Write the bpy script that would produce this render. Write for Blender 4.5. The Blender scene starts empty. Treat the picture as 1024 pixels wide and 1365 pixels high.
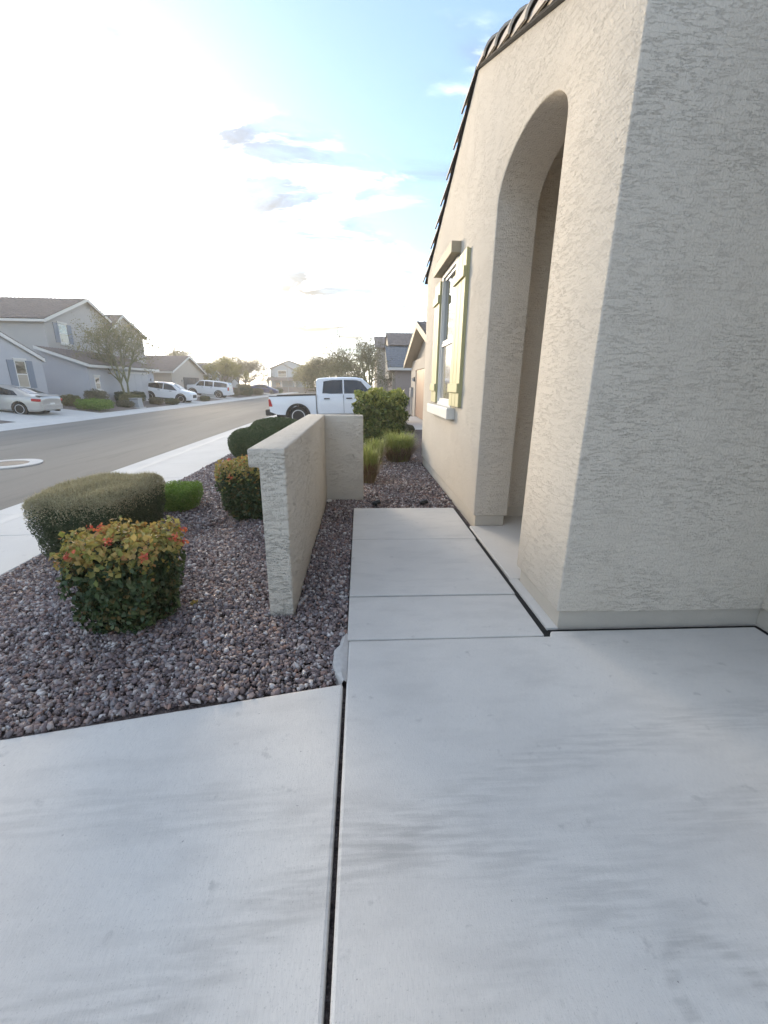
import bpy, bmesh, math, random
import numpy as np
from mathutils import Vector, Matrix
R = math.radians
scene = bpy.context.scene
C = scene.collection
# ------------------------------------------------------------------ camera
cam_d = bpy.data.cameras.new('camera'); cam = bpy.data.objects.new('camera', cam_d); C.objects.link(cam)
cam_d.sensor_fit = 'VERTICAL'; cam_d.sensor_height = 36.0; cam_d.lens = 36.0*557/1365
cam_d.clip_start = 0.05; cam_d.clip_end = 4000
# rows: world axes expressed in camera axes (right, down, forward)
RW = ((0.99842698, -0.00497472, 0.05584641), (-0.05487928, -0.29068871, 0.95524255), (0.01148185, -0.95680475, -0.29050446))
M = Matrix(((RW[0][0], -RW[0][1], -RW[0][2], 0), (RW[1][0], -RW[1][1], -RW[1][2], 0), (RW[2][0], -RW[2][1], -RW[2][2], 1.5), (0, 0, 0, 1)))
cam.matrix_world = M
scene.camera = cam
# ------------------------------------------------------------------ light
SUN_AZ, SUN_EL = R(-28), R(9)
sd = Vector((math.sin(SUN_AZ)*math.cos(SUN_EL), math.cos(SUN_AZ)*math.cos(SUN_EL), math.sin(SUN_EL)))
sun_d = bpy.data.lights.new('sun', 'SUN'); sun = bpy.data.objects.new('sun', sun_d); C.objects.link(sun)
sun_d.energy = 1.0; sun_d.angle = R(20); sun_d.color = (1.0, 0.80, 0.54)
sun.rotation_euler = (-sd).to_track_quat('-Z', 'Y').to_euler(); sun.location = (-20, 40, 30)
world = bpy.data.worlds.new('World'); scene.world = world; world.use_nodes = True
CLOUD_SUN, CLOUD_BASE, VEIL = 12.0, 8.0, 0.12
def build_world():
    nt = world.node_tree; nt.nodes.clear()
    N = lambda t, **k: node(nt, t, **k)
    out = N('ShaderNodeOutputWorld'); bg = N('ShaderNodeBackground'); bg.inputs[1].default_value = 0.1
    sky = N('ShaderNodeTexSky'); sky.sky_type = 'NISHITA'; sky.sun_disc = False
    sky.sun_elevation = SUN_EL + R(9); sky.sun_rotation = SUN_AZ; sky.altitude = 400; sky.air_density = 1.0; sky.dust_density = 0.4; sky.ozone_density = 2.5
    tc = N('ShaderNodeTexCoord'); sep = N('ShaderNodeSeparateXYZ'); nt.links.new(tc.outputs['Generated'], sep.inputs[0])
    def m(op, a, b=None, c=None, clamp=False):
        n = N('ShaderNodeMath'); n.operation = op; n.use_clamp = clamp
        for i, v in enumerate((a, b, c)):
            if v is None: continue
            if isinstance(v, (int, float)): n.inputs[i].default_value = v
            else: nt.links.new(v, n.inputs[i])
        return n.outputs[0]
    zz = m('ADD', m('MAXIMUM', sep.outputs[2], 0.0), 0.22)
    cmb = N('ShaderNodeCombineXYZ'); nt.links.new(m('DIVIDE', sep.outputs[0], zz), cmb.inputs[0]); nt.links.new(m('DIVIDE', sep.outputs[1], zz), cmb.inputs[1])
    mp = N('ShaderNodeMapping'); mp.inputs['Rotation'].default_value = (0, 0, R(35)); mp.inputs['Scale'].default_value = (0.9, 1.7, 1); mp.inputs['Location'].default_value = (3.1, 1.7, 0)
    nt.links.new(cmb.outputs[0], mp.inputs[0])
    n1 = N('ShaderNodeTexNoise'); n1.inputs['Scale'].default_value = 1.7; n1.inputs['Detail'].default_value = 9; n1.inputs['Roughness'].default_value = 0.6; n1.inputs['Distortion'].default_value = 0.7
    nt.links.new(mp.outputs[0], n1.inputs[0])
    n2 = N('ShaderNodeTexNoise'); n2.inputs['Scale'].default_value = 3.4; n2.inputs['Detail'].default_value = 8; n2.inputs['Roughness'].default_value = 0.6; n2.inputs['Distortion'].default_value = 0.5
    mp2 = N('ShaderNodeMapping'); mp2.inputs['Location'].default_value = (7.302, 3.342, 1); nt.links.new(mp.outputs[0], mp2.inputs[0]); nt.links.new(mp2.outputs[0], n2.inputs[0])
    dt = N('ShaderNodeVectorMath'); dt.operation = 'DOT_PRODUCT'; nt.links.new(tc.outputs['Generated'], dt.inputs[0]); dt.inputs[1].default_value = tuple(sd)
    dot = dt.outputs['Value']
    # cloud bank: thick round the sun and low down, breaking up away from it
    low = m('MULTIPLY', m('SUBTRACT', 0.45, m('MINIMUM', m('MAXIMUM', sep.outputs[2], 0.0), 0.45)), 0.22)
    high = m('MULTIPLY', m('MAXIMUM', m('SUBTRACT', sep.outputs[2], 0.40), 0.0), -0.5)
    cov = m('ADD', m('ADD', m('MULTIPLY', m('SUBTRACT', n1.outputs[0], 0.5), 0.42), dot), m('ADD', low, high))
    mr = N('ShaderNodeMapRange'); mr.interpolation_type = 'SMOOTHSTEP'; nt.links.new(cov, mr.inputs[0]); mr.inputs[1].default_value = 0.87; mr.inputs[2].default_value = 1.03
    # scattered cloud over the rest of the sky, added to brighten the fill light
    n3 = N('ShaderNodeTexNoise'); n3.inputs['Scale'].default_value = 0.9; n3.inputs['Detail'].default_value = 7; n3.inputs['Roughness'].default_value = 0.6; n3.inputs['Distortion'].default_value = 0.4
    mp3 = N('ShaderNodeMapping'); mp3.inputs['Location'].default_value = (1.3, 5.2, 3); nt.links.new(mp.outputs[0], mp3.inputs[0]); nt.links.new(mp3.outputs[0], n3.inputs[0])
    mr3 = N('ShaderNodeMapRange'); mr3.interpolation_type = 'SMOOTHSTEP'; nt.links.new(n3.outputs[0], mr3.inputs[0]); mr3.inputs[1].default_value = 0.45; mr3.inputs[2].default_value = 0.66; mr3.inputs[4].default_value = 0.9
    mask = m('MAXIMUM', mr.outputs[0], mr3.outputs[0])
    thick = N('ShaderNodeMapRange'); thick.interpolation_type = 'SMOOTHSTEP'; nt.links.new(n2.outputs[0], thick.inputs[0]); thick.inputs[1].default_value = 0.41; thick.inputs[2].default_value = 0.55
    thick.inputs[3].default_value = 1.0; thick.inputs[4].default_value = 0.09
    glow = m('MULTIPLY', m('POWER', m('MAXIMUM', dot, 0.0), 60.0), CLOUD_SUN)
    bright = m('ADD', m('MULTIPLY', thick.outputs[0], CLOUD_BASE), glow)
    cc = N('ShaderNodeVectorMath'); cc.operation = 'SCALE'; cc.inputs[0].default_value = (0.97, 0.985, 1.0); nt.links.new(bright, cc.inputs['Scale'])
    # warm low sun light in the air near the horizon
    wg = m('MULTIPLY', m('MULTIPLY', m('POWER', 2.718, m('MULTIPLY', m('ABSOLUTE', sep.outputs[2]), -11.0)), m('POWER', m('MAXIMUM', dot, 0.0), 7.0)), 4.5)
    wc = N('ShaderNodeVectorMath'); wc.operation = 'SCALE'; wc.inputs[0].default_value = (1.0, 0.84, 0.5); nt.links.new(wg, wc.inputs['Scale'])
    cs = N('ShaderNodeVectorMath'); cs.operation = 'ADD'; nt.links.new(cc.outputs[0], cs.inputs[0]); nt.links.new(wc.outputs[0], cs.inputs[1])
    sk = N('ShaderNodeVectorMath'); sk.operation = 'SCALE'; nt.links.new(sky.outputs[0], sk.inputs[0]); sk.inputs['Scale'].default_value = 0.5
    veil = N('ShaderNodeMix'); veil.data_type = 'RGBA'; veil.inputs[0].default_value = VEIL; veil.inputs[7].default_value = (2.4, 2.9, 3.3, 1); nt.links.new(sk.outputs[0], veil.inputs[6])
    mx = N('ShaderNodeMix'); mx.data_type = 'RGBA'; nt.links.new(mask, mx.inputs[0])
    nt.links.new(veil.outputs[2], mx.inputs[6]); nt.links.new(cs.outputs[0], mx.inputs[7])
    nt.links.new(mx.outputs[2], bg.inputs[0]); nt.links.new(bg.outputs[0], out.inputs[0])
def node(nt, t, **k):
    n = nt.nodes.new(t)
    for a, b in k.items(): setattr(n, a, b)
    return n
build_world()
scene.view_settings.view_transform = 'Standard'; scene.view_settings.look = 'None'; scene.view_settings.gamma = 1; scene.view_settings.use_curve_mapping = False
scene.view_settings.exposure = 2.57
scene.render.engine = 'CYCLES'
# ------------------------------------------------------------------ materials
MT = {}
def mat(name, col, rough=0.8, metal=0.0, noise=None, bump=None, spec=0.4, island=None, trans=0.0, coat=0.0, extra=None, wear=None):
    """noise: list of (scale, amount, colour2, (sx,sy,sz))  bump: list of (scale, strength, dist, (sx,sy,sz))  island: ramp colours per piece"""
    m = bpy.data.materials.new(name); m.use_nodes = True; nt = m.node_tree; nt.nodes.clear()
    L = nt.links.new
    out = node(nt, 'ShaderNodeOutputMaterial'); b = node(nt, 'ShaderNodeBsdfPrincipled'); L(b.outputs[0], out.inputs[0])
    b.inputs['Roughness'].default_value = rough; b.inputs['Metallic'].default_value = metal; b.inputs['Specular IOR Level'].default_value = spec
    b.inputs['Coat Weight'].default_value = coat; b.inputs['Coat Roughness'].default_value = 0.05
    tc = node(nt, 'ShaderNodeTexCoord'); geo = node(nt, 'ShaderNodeNewGeometry')
    src = geo.outputs['Position'] if not (extra and extra.get('obj')) else tc.outputs['Object']
    def noise_tex(scale, sc3, detail=6, rough_=0.6, dist=0.0):
        mp = node(nt, 'ShaderNodeMapping'); mp.inputs['Scale'].default_value = sc3; L(src, mp.inputs[0])
        n = node(nt, 'ShaderNodeTexNoise'); n.inputs['Scale'].default_value = scale; n.inputs['Detail'].default_value = detail; n.inputs['Roughness'].default_value = rough_; n.inputs['Distortion'].default_value = dist
        L(mp.outputs[0], n.inputs[0]); return n.outputs[0]
    colsock = None
    if island:
        rp = node(nt, 'ShaderNodeValToRGB'); rp.color_ramp.interpolation = 'LINEAR'
        els = rp.color_ramp.elements
        while len(els) < len(island): els.new(0.5)
        for i, c in enumerate(island): els[i].position = i/(len(island)-1); els[i].color = (*c, 1)
        L(geo.outputs['Random Per Island'], rp.inputs[0]); colsock = rp.outputs[0]
    else:
        rgb = node(nt, 'ShaderNodeRGB'); rgb.outputs[0].default_value = (*col, 1); colsock = rgb.outputs[0]
    for (scale, lo, hi, amt, c2, sc3) in (noise or []):
        t = noise_tex(scale, sc3)
        mr = node(nt, 'ShaderNodeMapRange'); L(t, mr.inputs[0]); mr.inputs[1].default_value = lo; mr.inputs[2].default_value = hi; mr.inputs[3].default_value = 0; mr.inputs[4].default_value = amt
        mx = node(nt, 'ShaderNodeMix'); mx.data_type = 'RGBA'; L(mr.outputs[0], mx.inputs[0]); L(colsock, mx.inputs[6]); mx.inputs[7].default_value = (*c2, 1); colsock = mx.outputs[2]
    if wear: colsock = wear(nt, src, colsock)
    L(colsock, b.inputs['Base Color'])
    nrm = None
    for (scale, stren, dist, sc3, ds) in (bump or []):
        t = noise_tex(scale, sc3, 5, 0.55, ds)
        bp = node(nt, 'ShaderNodeBump'); bp.inputs['Strength'].default_value = stren; bp.inputs['Distance'].default_value = dist; L(t, bp.inputs['Height'])
        if nrm is not None: L(nrm, bp.inputs['Normal'])
        nrm = bp.outputs[0]
    if nrm is not None: L(nrm, b.inputs['Normal'])
    if trans:   # leaves: light through the blade
        tr = node(nt, 'ShaderNodeBsdfTranslucent'); L(colsock, tr.inputs[0]); ms = node(nt, 'ShaderNodeMixShader'); ms.inputs[0].default_value = trans
        L(b.outputs[0], ms.inputs[1]); L(tr.outputs[0], ms.inputs[2]); L(ms.outputs[0], out.inputs[0])
    MT[name] = m; return m

def stucco_mat(name, col, rel=1.0, fine=1.0):
    m = mat(name, col, 0.9, spec=0.25, noise=[(0.9, 0.35, 0.7, 0.22, tuple(c*0.8 for c in col), (1, 1, 1)), (5, 0.4, 0.7, 0.12, tuple(min(1, c*1.15) for c in col), (1, 1, 0.5))])
    nt = m.node_tree; L = nt.links.new; b = next(n for n in nt.nodes if n.type == 'BSDF_PRINCIPLED'); geo = next(n for n in nt.nodes if n.type == 'NEW_GEOMETRY')
    # skip-trowel lace: flat islands with ragged, mostly level ridge edges between them
    mp = node(nt, 'ShaderNodeMapping'); mp.inputs['Scale'].default_value = (1, 1, 5.4); L(geo.outputs['Position'], mp.inputs[0])
    n1 = node(nt, 'ShaderNodeTexNoise'); n1.inputs['Scale'].default_value = 6.0*fine; n1.inputs['Detail'].default_value = 9; n1.inputs['Roughness'].default_value = 0.68; n1.inputs['Distortion'].default_value = 0.25; L(mp.outputs[0], n1.inputs[0])
    ml = node(nt, 'ShaderNodeMath'); ml.operation = 'MULTIPLY'; L(n1.outputs[0], ml.inputs[0]); ml.inputs[1].default_value = 6.0
    fr = node(nt, 'ShaderNodeMath'); fr.operation = 'FRACT'; L(ml.outputs[0], fr.inputs[0])
    ad = node(nt, 'ShaderNodeMapRange'); ad.interpolation_type = 'SMOOTHSTEP'; L(fr.outputs[0], ad.inputs[0]); ad.inputs[1].default_value = 0.0; ad.inputs[2].default_value = 0.20
    n2 = node(nt, 'ShaderNodeTexNoise'); n2.inputs['Scale'].default_value = 85; n2.inputs['Detail'].default_value = 4; L(geo.outputs['Position'], n2.inputs[0])
    n3 = node(nt, 'ShaderNodeTexNoise'); n3.inputs['Scale'].default_value = 2.3; n3.inputs['Detail'].default_value = 3; L(geo.outputs['Position'], n3.inputs[0])
    am = node(nt, 'ShaderNodeMapRange'); L(n3.outputs[0], am.inputs[0]); am.inputs[1].default_value = 0.35; am.inputs[2].default_value = 0.65; am.inputs[3].default_value = 0.25; am.inputs[4].default_value = 1.0
    hm = node(nt, 'ShaderNodeMath'); hm.operation = 'MULTIPLY'; L(ad.outputs[0], hm.inputs[0]); L(am.outputs[0], hm.inputs[1])
    b1 = node(nt, 'ShaderNodeBump'); b1.inputs['Strength'].default_value = 0.7*rel; b1.inputs['Distance'].default_value = 0.0034; L(hm.outputs[0], b1.inputs['Height'])
    b2 = node(nt, 'ShaderNodeBump'); b2.inputs['Strength'].default_value = 0.8*rel; b2.inputs['Distance'].default_value = 0.009; L(n2.outputs[0], b2.inputs['Height']); L(b1.outputs[0], b2.inputs['Normal'])
    L(b2.outputs[0], b.inputs['Normal'])
    return m
STUC = (0.60, 0.545, 0.47)
stucco_mat('stucco', STUC); stucco_mat('stucco_low', (0.62, 0.57, 0.495), 1.5)
mat('foundation_paint', (0.50, 0.46, 0.40), 0.85, noise=[(6, 0.4, 0.7, 0.25, (0.36, 0.33, 0.29), (1, 1, 2))], bump=[(60, 0.3, 0.004, (1, 1, 1), 0)])
for nme, c in dict(far_grey=(0.46, 0.465, 0.49), far_grey_up=(0.44, 0.425, 0.41), far_tan=(0.48, 0.43, 0.37), far_blue=(0.42, 0.47, 0.51), far_cream=(0.52, 0.47, 0.39), far_taupe=(0.33, 0.28, 0.26)).items():
    mat(nme, c, 0.9, noise=[(1.5, 0.4, 0.7, 0.18, tuple(v*0.82 for v in c), (1, 1, 1))], bump=[(25, 0.4, 0.01, (1, 1, 2), 0.5)])
def tyre_marks(nt, src, col):
    L = nt.links.new
    for (cx, cy, r0, w, amt) in ((2.2, -3.2, 4.75, 0.13, 0.19), (2.5, -3.0, 4.25, 0.10, 0.12), (1.2, -4.2, 5.3, 0.14, 0.10), (0.93, 0.62, 0.115, 0.03, 0.25), (-1.2, -3.6, 4.85, 0.15, 0.16), (-1.6, -3.9, 4.65, 0.10, 0.12)):
        v = node(nt, 'ShaderNodeVectorMath'); v.operation = 'DISTANCE'; L(src, v.inputs[0]); v.inputs[1].default_value = (cx, cy, 0)
        s = node(nt, 'ShaderNodeMath'); s.operation = 'SUBTRACT'; L(v.outputs['Value'], s.inputs[0]); s.inputs[1].default_value = r0
        a = node(nt, 'ShaderNodeMath'); a.operation = 'ABSOLUTE'; L(s.outputs[0], a.inputs[0])
        mr = node(nt, 'ShaderNodeMapRange'); mr.interpolation_type = 'SMOOTHSTEP'; L(a.outputs[0], mr.inputs[0]); mr.inputs[1].default_value = w; mr.inputs[2].default_value = w*0.3; mr.inputs[3].default_value = 0; mr.inputs[4].default_value = amt
        mp = node(nt, 'ShaderNodeMapping'); mp.inputs['Scale'].default_value = (1, 9, 1); L(src, mp.inputs[0])
        n = node(nt, 'ShaderNodeTexNoise'); n.inputs['Scale'].default_value = 5; n.inputs['Detail'].default_value = 6; L(mp.outputs[0], n.inputs[0])
        nr = node(nt, 'ShaderNodeMapRange'); L(n.outputs[0], nr.inputs[0]); nr.inputs[1].default_value = 0.4; nr.inputs[2].default_value = 0.62
        ml = node(nt, 'ShaderNodeMath'); ml.operation = 'MULTIPLY'; L(mr.outputs[0], ml.inputs[0]); L(nr.outputs[0], ml.inputs[1])
        mx = node(nt, 'ShaderNodeMix'); mx.data_type = 'RGBA'; L(ml.outputs[0], mx.inputs[0]); L(col, mx.inputs[6]); mx.inputs[7].default_value = (0.20, 0.195, 0.19, 1); col = mx.outputs[2]
    return col
CON = (0.66, 0.637, 0.60)
mat('concrete', CON, 0.82, spec=0.3, noise=[(0.8, 0.40, 0.66, 0.45, (0.44, 0.43, 0.42), (1, 1, 1)), (2.6, 0.5, 0.72, 0.40, (0.45, 0.435, 0.415), (1, 3.0, 1)), (160, 0.60, 0.70, 0.55, (0.30, 0.29, 0.28), (1, 1, 1)), (60, 0.45, 0.66, 0.30, (0.42, 0.41, 0.40), (7, 0.6, 1)), (9, 0.64, 0.72, 0.5, (0.33, 0.32, 0.31), (1, 1, 1)), (45, 0.70, 0.74, 0.8, (0.16, 0.15, 0.15), (1, 1, 1))],
    bump=[(60, 0.35, 0.004, (8, 0.7, 1), 0), (220, 0.4, 0.003, (1, 1, 1), 0), (4, 0.2, 0.01, (1, 1, 1), 0)], wear=tyre_marks)
mat('concrete_plain', (0.62, 0.605, 0.575), 0.85, spec=0.3, noise=[(1.1, 0.42, 0.68, 0.3, (0.44, 0.425, 0.41), (1, 1, 1)), (300, 0.6, 0.74, 0.4, (0.3, 0.29, 0.28), (1, 1, 1)), (9, 0.62, 0.74, 0.35, (0.36, 0.35, 0.33), (1, 1, 1))], bump=[(120, 0.25, 0.003, (1, 1, 1), 0)])
mat('mortar', (0.50, 0.49, 0.48), 0.9, noise=[(40, 0.4, 0.7, 0.4, (0.33, 0.32, 0.31), (1, 1, 1))], bump=[(60, 0.6, 0.01, (1, 1, 1), 0)])
mat('joint_black', (0.008, 0.008, 0.009), 0.7, bump=[(90, 0.4, 0.004, (1, 1, 1), 0)])
mat('asphalt', (0.185, 0.172, 0.155), 0.85, spec=0.3, noise=[(0.35, 0.35, 0.7, 0.7, (0.28, 0.26, 0.225), (1.8, 0.16, 1)), (260, 0.5, 0.75, 0.5, (0.27, 0.255, 0.235), (1, 1, 1)), (1.2, 0.55, 0.72, 0.35, (0.085, 0.08, 0.078), (2.2, 0.2, 1))], bump=[(180, 0.6, 0.008, (1, 1, 1), 0)])
mat('gravel_bed', (0.10, 0.075, 0.068), 0.95, noise=[(28, 0.42, 0.6, 0.8, (0.23, 0.185, 0.17), (1, 1, 1)), (70, 0.5, 0.62, 0.8, (0.045, 0.036, 0.036), (1, 1, 1)), (45, 0.58, 0.7, 0.7, (0.36, 0.31, 0.29), (1, 1, 1))], bump=[(35, 0.9, 0.03, (1, 1, 1), 0), (80, 0.8, 0.012, (1, 1, 1), 0)])
mat('far_gravel', (0.21, 0.175, 0.15), 0.95, noise=[(3, 0.4, 0.7, 0.5, (0.14, 0.115, 0.10), (1, 1, 1)), (22, 0.5, 0.7, 0.6, (0.30, 0.26, 0.23), (1, 1, 1))], bump=[(20, 0.6, 0.03, (1, 1, 1), 0)])
mat('dirt', (0.20, 0.165, 0.125), 0.95, noise=[(0.05, 0.4, 0.7, 0.5, (0.13, 0.12, 0.075), (1, 1, 1))])
mat('stone', (0.2, 0.17, 0.16), 0.8, spec=0.35, island=[(0.06, 0.048, 0.054), (0.21, 0.165, 0.168), (0.26, 0.19, 0.18), (0.23, 0.21, 0.225), (0.35, 0.265, 0.235), (0.12, 0.10, 0.108), (0.50, 0.44, 0.42), (0.31, 0.185, 0.145), (0.20, 0.18, 0.195), (0.68, 0.64, 0.62), (0.18, 0.13, 0.125)],
    noise=[(60, 0.4, 0.7, 0.35, (0.11, 0.09, 0.09), (1, 1, 1))], bump=[(140, 0.4, 0.004, (1, 1, 1), 0)])
mat('white_stone', (0.62, 0.60, 0.57), 0.8, bump=[(90, 0.4, 0.005, (1, 1, 1), 0)])
mat('tile_dark', (0.12, 0.095, 0.085), 0.75, noise=[(3, 0.4, 0.7, 0.5, (0.19, 0.145, 0.12), (1, 1, 1))], bump=[(60, 0.3, 0.004, (1, 1, 1), 0)])
mat('tile_rake', (0.55, 0.48, 0.40), 0.75, noise=[(14, 0.4, 0.7, 0.35, (0.30, 0.24, 0.2), (1, 1, 1))], bump=[(70, 0.3, 0.004, (1, 1, 1), 0)])
mat('tile_grey', (0.215, 0.18, 0.165), 0.8, noise=[(2.5, 0.35, 0.7, 0.6, (0.14, 0.115, 0.11), (1, 1, 1)), (9, 0.5, 0.7, 0.4, (0.30, 0.25, 0.22), (1, 1, 1))])
mat('tile_blue', (0.17, 0.19, 0.215), 0.8, noise=[(2.5, 0.35, 0.7, 0.6, (0.12, 0.13, 0.15), (1, 1, 1)), (9, 0.5, 0.7, 0.4, (0.24, 0.26, 0.29), (1, 1, 1))])
mat('paper', (0.02, 0.02, 0.022), 0.9)
mat('shutter_paint', (0.47, 0.44, 0.235), 0.6, noise=[(9, 0.4, 0.7, 0.25, (0.37, 0.345, 0.19), (1, 1, 0.25))], bump=[(25, 0.2, 0.002, (1, 1, 0.1), 0)])
mat('shutter_blue', (0.20, 0.235, 0.29), 0.6, noise=[(9, 0.4, 0.7, 0.25, (0.16, 0.19, 0.24), (1, 1, 0.25))])
mat('trim_white', (0.68, 0.66, 0.62), 0.6, noise=[(5, 0.4, 0.7, 0.2, (0.55, 0.53, 0.5), (1, 1, 1))], bump=[(70, 0.25, 0.003, (1, 1, 1), 0)])
mat('trim_tan', (0.40, 0.34, 0.25), 0.7, noise=[(12, 0.4, 0.7, 0.3, (0.30, 0.25, 0.18), (1, 1, 1))], bump=[(40, 0.25, 0.003, (1, 1, 1), 0)])
mat('vinyl_white', (0.72, 0.71, 0.68), 0.4)
mat('pane', (0.03, 0.035, 0.04), 0.03, spec=0.9, coat=1.0); next(n for n in MT['pane'].node_tree.nodes if n.type == 'BSDF_PRINCIPLED').inputs['IOR'].default_value = 2.2
mat('pane_beige', (0.45, 0.40, 0.33), 0.12, spec=0.7, coat=0.8, noise=[(1, 0.3, 0.7, 0.2, (0.35, 0.3, 0.25), (0.1, 0.1, 22))])
mat('door_panel', (0.50, 0.50, 0.51), 0.5, noise=[(2, 0.4, 0.7, 0.15, (0.42, 0.42, 0.43), (1, 1, 1))])
mat('door_brown', (0.20, 0.095, 0.06), 0.5, noise=[(2, 0.4, 0.7, 0.3, (0.13, 0.065, 0.045), (1, 1, 1))])
mat('door_dark', (0.11, 0.10, 0.10), 0.5)
mat('black_metal', (0.012, 0.012, 0.013), 0.45)
mat('grey_metal', (0.36, 0.37, 0.38), 0.5, metal=0.2, noise=[(8, 0.4, 0.7, 0.3, (0.28, 0.28, 0.28), (1, 1, 1))])
mat('iron', (0.10, 0.095, 0.09), 0.65, metal=0.3, noise=[(30, 0.4, 0.7, 0.5, (0.16, 0.145, 0.13), (1, 1, 1))])
mat('paint_white', (0.74, 0.75, 0.77), 0.28, coat=0.6, noise=[(1.5, 0.4, 0.7, 0.08, (0.62, 0.61, 0.58), (1, 1, 1))])
mat('paint_silver', (0.50, 0.475, 0.44), 0.3, metal=0.45, coat=0.6)
mat('paint_blue', (0.05, 0.06, 0.16), 0.3, coat=0.6)
mat('car_glass', (0.015, 0.018, 0.02), 0.06, spec=0.6, coat=0.4)
mat('plastic_black', (0.018, 0.018, 0.019), 0.55, noise=[(20, 0.4, 0.7, 0.3, (0.03, 0.03, 0.03), (1, 1, 1))])
mat('rubber', (0.02, 0.02, 0.02), 0.85, noise=[(30, 0.4, 0.7, 0.4, (0.04, 0.037, 0.034), (1, 1, 1))])
mat('alloy', (0.62, 0.62, 0.63), 0.35, metal=0.7)
mat('light_red', (0.42, 0.015, 0.02), 0.2, coat=0.8)
mat('light_clear', (0.7, 0.7, 0.7), 0.15, coat=0.8)
mat('bark', (0.17, 0.14, 0.11), 0.9, noise=[(20, 0.4, 0.7, 0.5, (0.09, 0.075, 0.06), (1, 1, 0.3))])
mat('bark_green', (0.17, 0.175, 0.09), 0.85, noise=[(12, 0.4, 0.7, 0.5, (0.11, 0.10, 0.06), (1, 1, 0.3))])
mat('twig', (0.15, 0.105, 0.07), 0.9)
mat('leaf_sage', (0.1, 0.12, 0.06), 0.7, trans=0.2, island=[(0.045, 0.07, 0.03), (0.075, 0.105, 0.05), (0.10, 0.125, 0.065), (0.06, 0.09, 0.035), (0.13, 0.15, 0.085)])
mat('leaf_sage_tip', (0.25, 0.24, 0.15), 0.75, trans=0.2, island=[(0.28, 0.255, 0.15), (0.44, 0.39, 0.24), (0.54, 0.49, 0.33), (0.33, 0.31, 0.18), (0.42, 0.35, 0.21)])
mat('leaf_dark', (0.04, 0.07, 0.03), 0.5, trans=0.2, island=[(0.03, 0.058, 0.02), (0.06, 0.095, 0.03), (0.045, 0.085, 0.045), (0.11, 0.14, 0.05), (0.035, 0.065, 0.024), (0.17, 0.12, 0.04)])
mat('leaf_young', (0.3, 0.25, 0.07), 0.55, trans=0.3, island=[(0.22, 0.25, 0.065), (0.40, 0.33, 0.09), (0.50, 0.34, 0.11), (0.32, 0.31, 0.085), (0.45, 0.22, 0.085), (0.17, 0.21, 0.055), (0.44, 0.36, 0.12)])
mat('petal', (0.62, 0.16, 0.08), 0.6, trans=0.3, island=[(0.62, 0.13, 0.07), (0.66, 0.22, 0.09), (0.55, 0.09, 0.08)])
mat('leaf_lime', (0.16, 0.28, 0.04), 0.6, trans=0.3, island=[(0.10, 0.20, 0.025), (0.17, 0.29, 0.04), (0.24, 0.36, 0.06), (0.13, 0.24, 0.03)])
mat('leaf_green', (0.1, 0.16, 0.04), 0.5, trans=0.3, island=[(0.055, 0.095, 0.028), (0.12, 0.17, 0.045), (0.20, 0.245, 0.065), (0.08, 0.13, 0.035), (0.28, 0.29, 0.085), (0.04, 0.075, 0.025)])
mat('leaf_bright', (0.3, 0.33, 0.08), 0.5, trans=0.35, island=[(0.22, 0.27, 0.06), (0.33, 0.36, 0.085), (0.42, 0.42, 0.12), (0.27, 0.29, 0.07)])
mat('leaf_dome', (0.06, 0.10, 0.035), 0.7, trans=0.15, island=[(0.045, 0.08, 0.028), (0.07, 0.11, 0.04), (0.09, 0.13, 0.05)])
mat('leaf_palo', (0.2, 0.2, 0.08), 0.7, trans=0.3, island=[(0.13, 0.14, 0.06), (0.20, 0.20, 0.08), (0.26, 0.23, 0.10), (0.17, 0.17, 0.08)])
mat('leaf_yellow', (0.25, 0.24, 0.06), 0.7, trans=0.35, island=[(0.19, 0.20, 0.05), (0.30, 0.28, 0.07), (0.25, 0.25, 0.06)])
mat('leaf_grey', (0.15, 0.15, 0.10), 0.75, trans=0.2, island=[(0.10, 0.105, 0.06), (0.16, 0.155, 0.09), (0.20, 0.18, 0.12)])
mat('blade_green', (0.25, 0.28, 0.08), 0.65, trans=0.35, island=[(0.24, 0.30, 0.08), (0.37, 0.40, 0.12), (0.46, 0.46, 0.17), (0.28, 0.34, 0.09)])
mat('blade_dry', (0.3, 0.22, 0.13), 0.8, trans=0.2, island=[(0.16, 0.11, 0.065), (0.27, 0.19, 0.11), (0.34, 0.26, 0.16), (0.21, 0.135, 0.075)])
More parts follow.
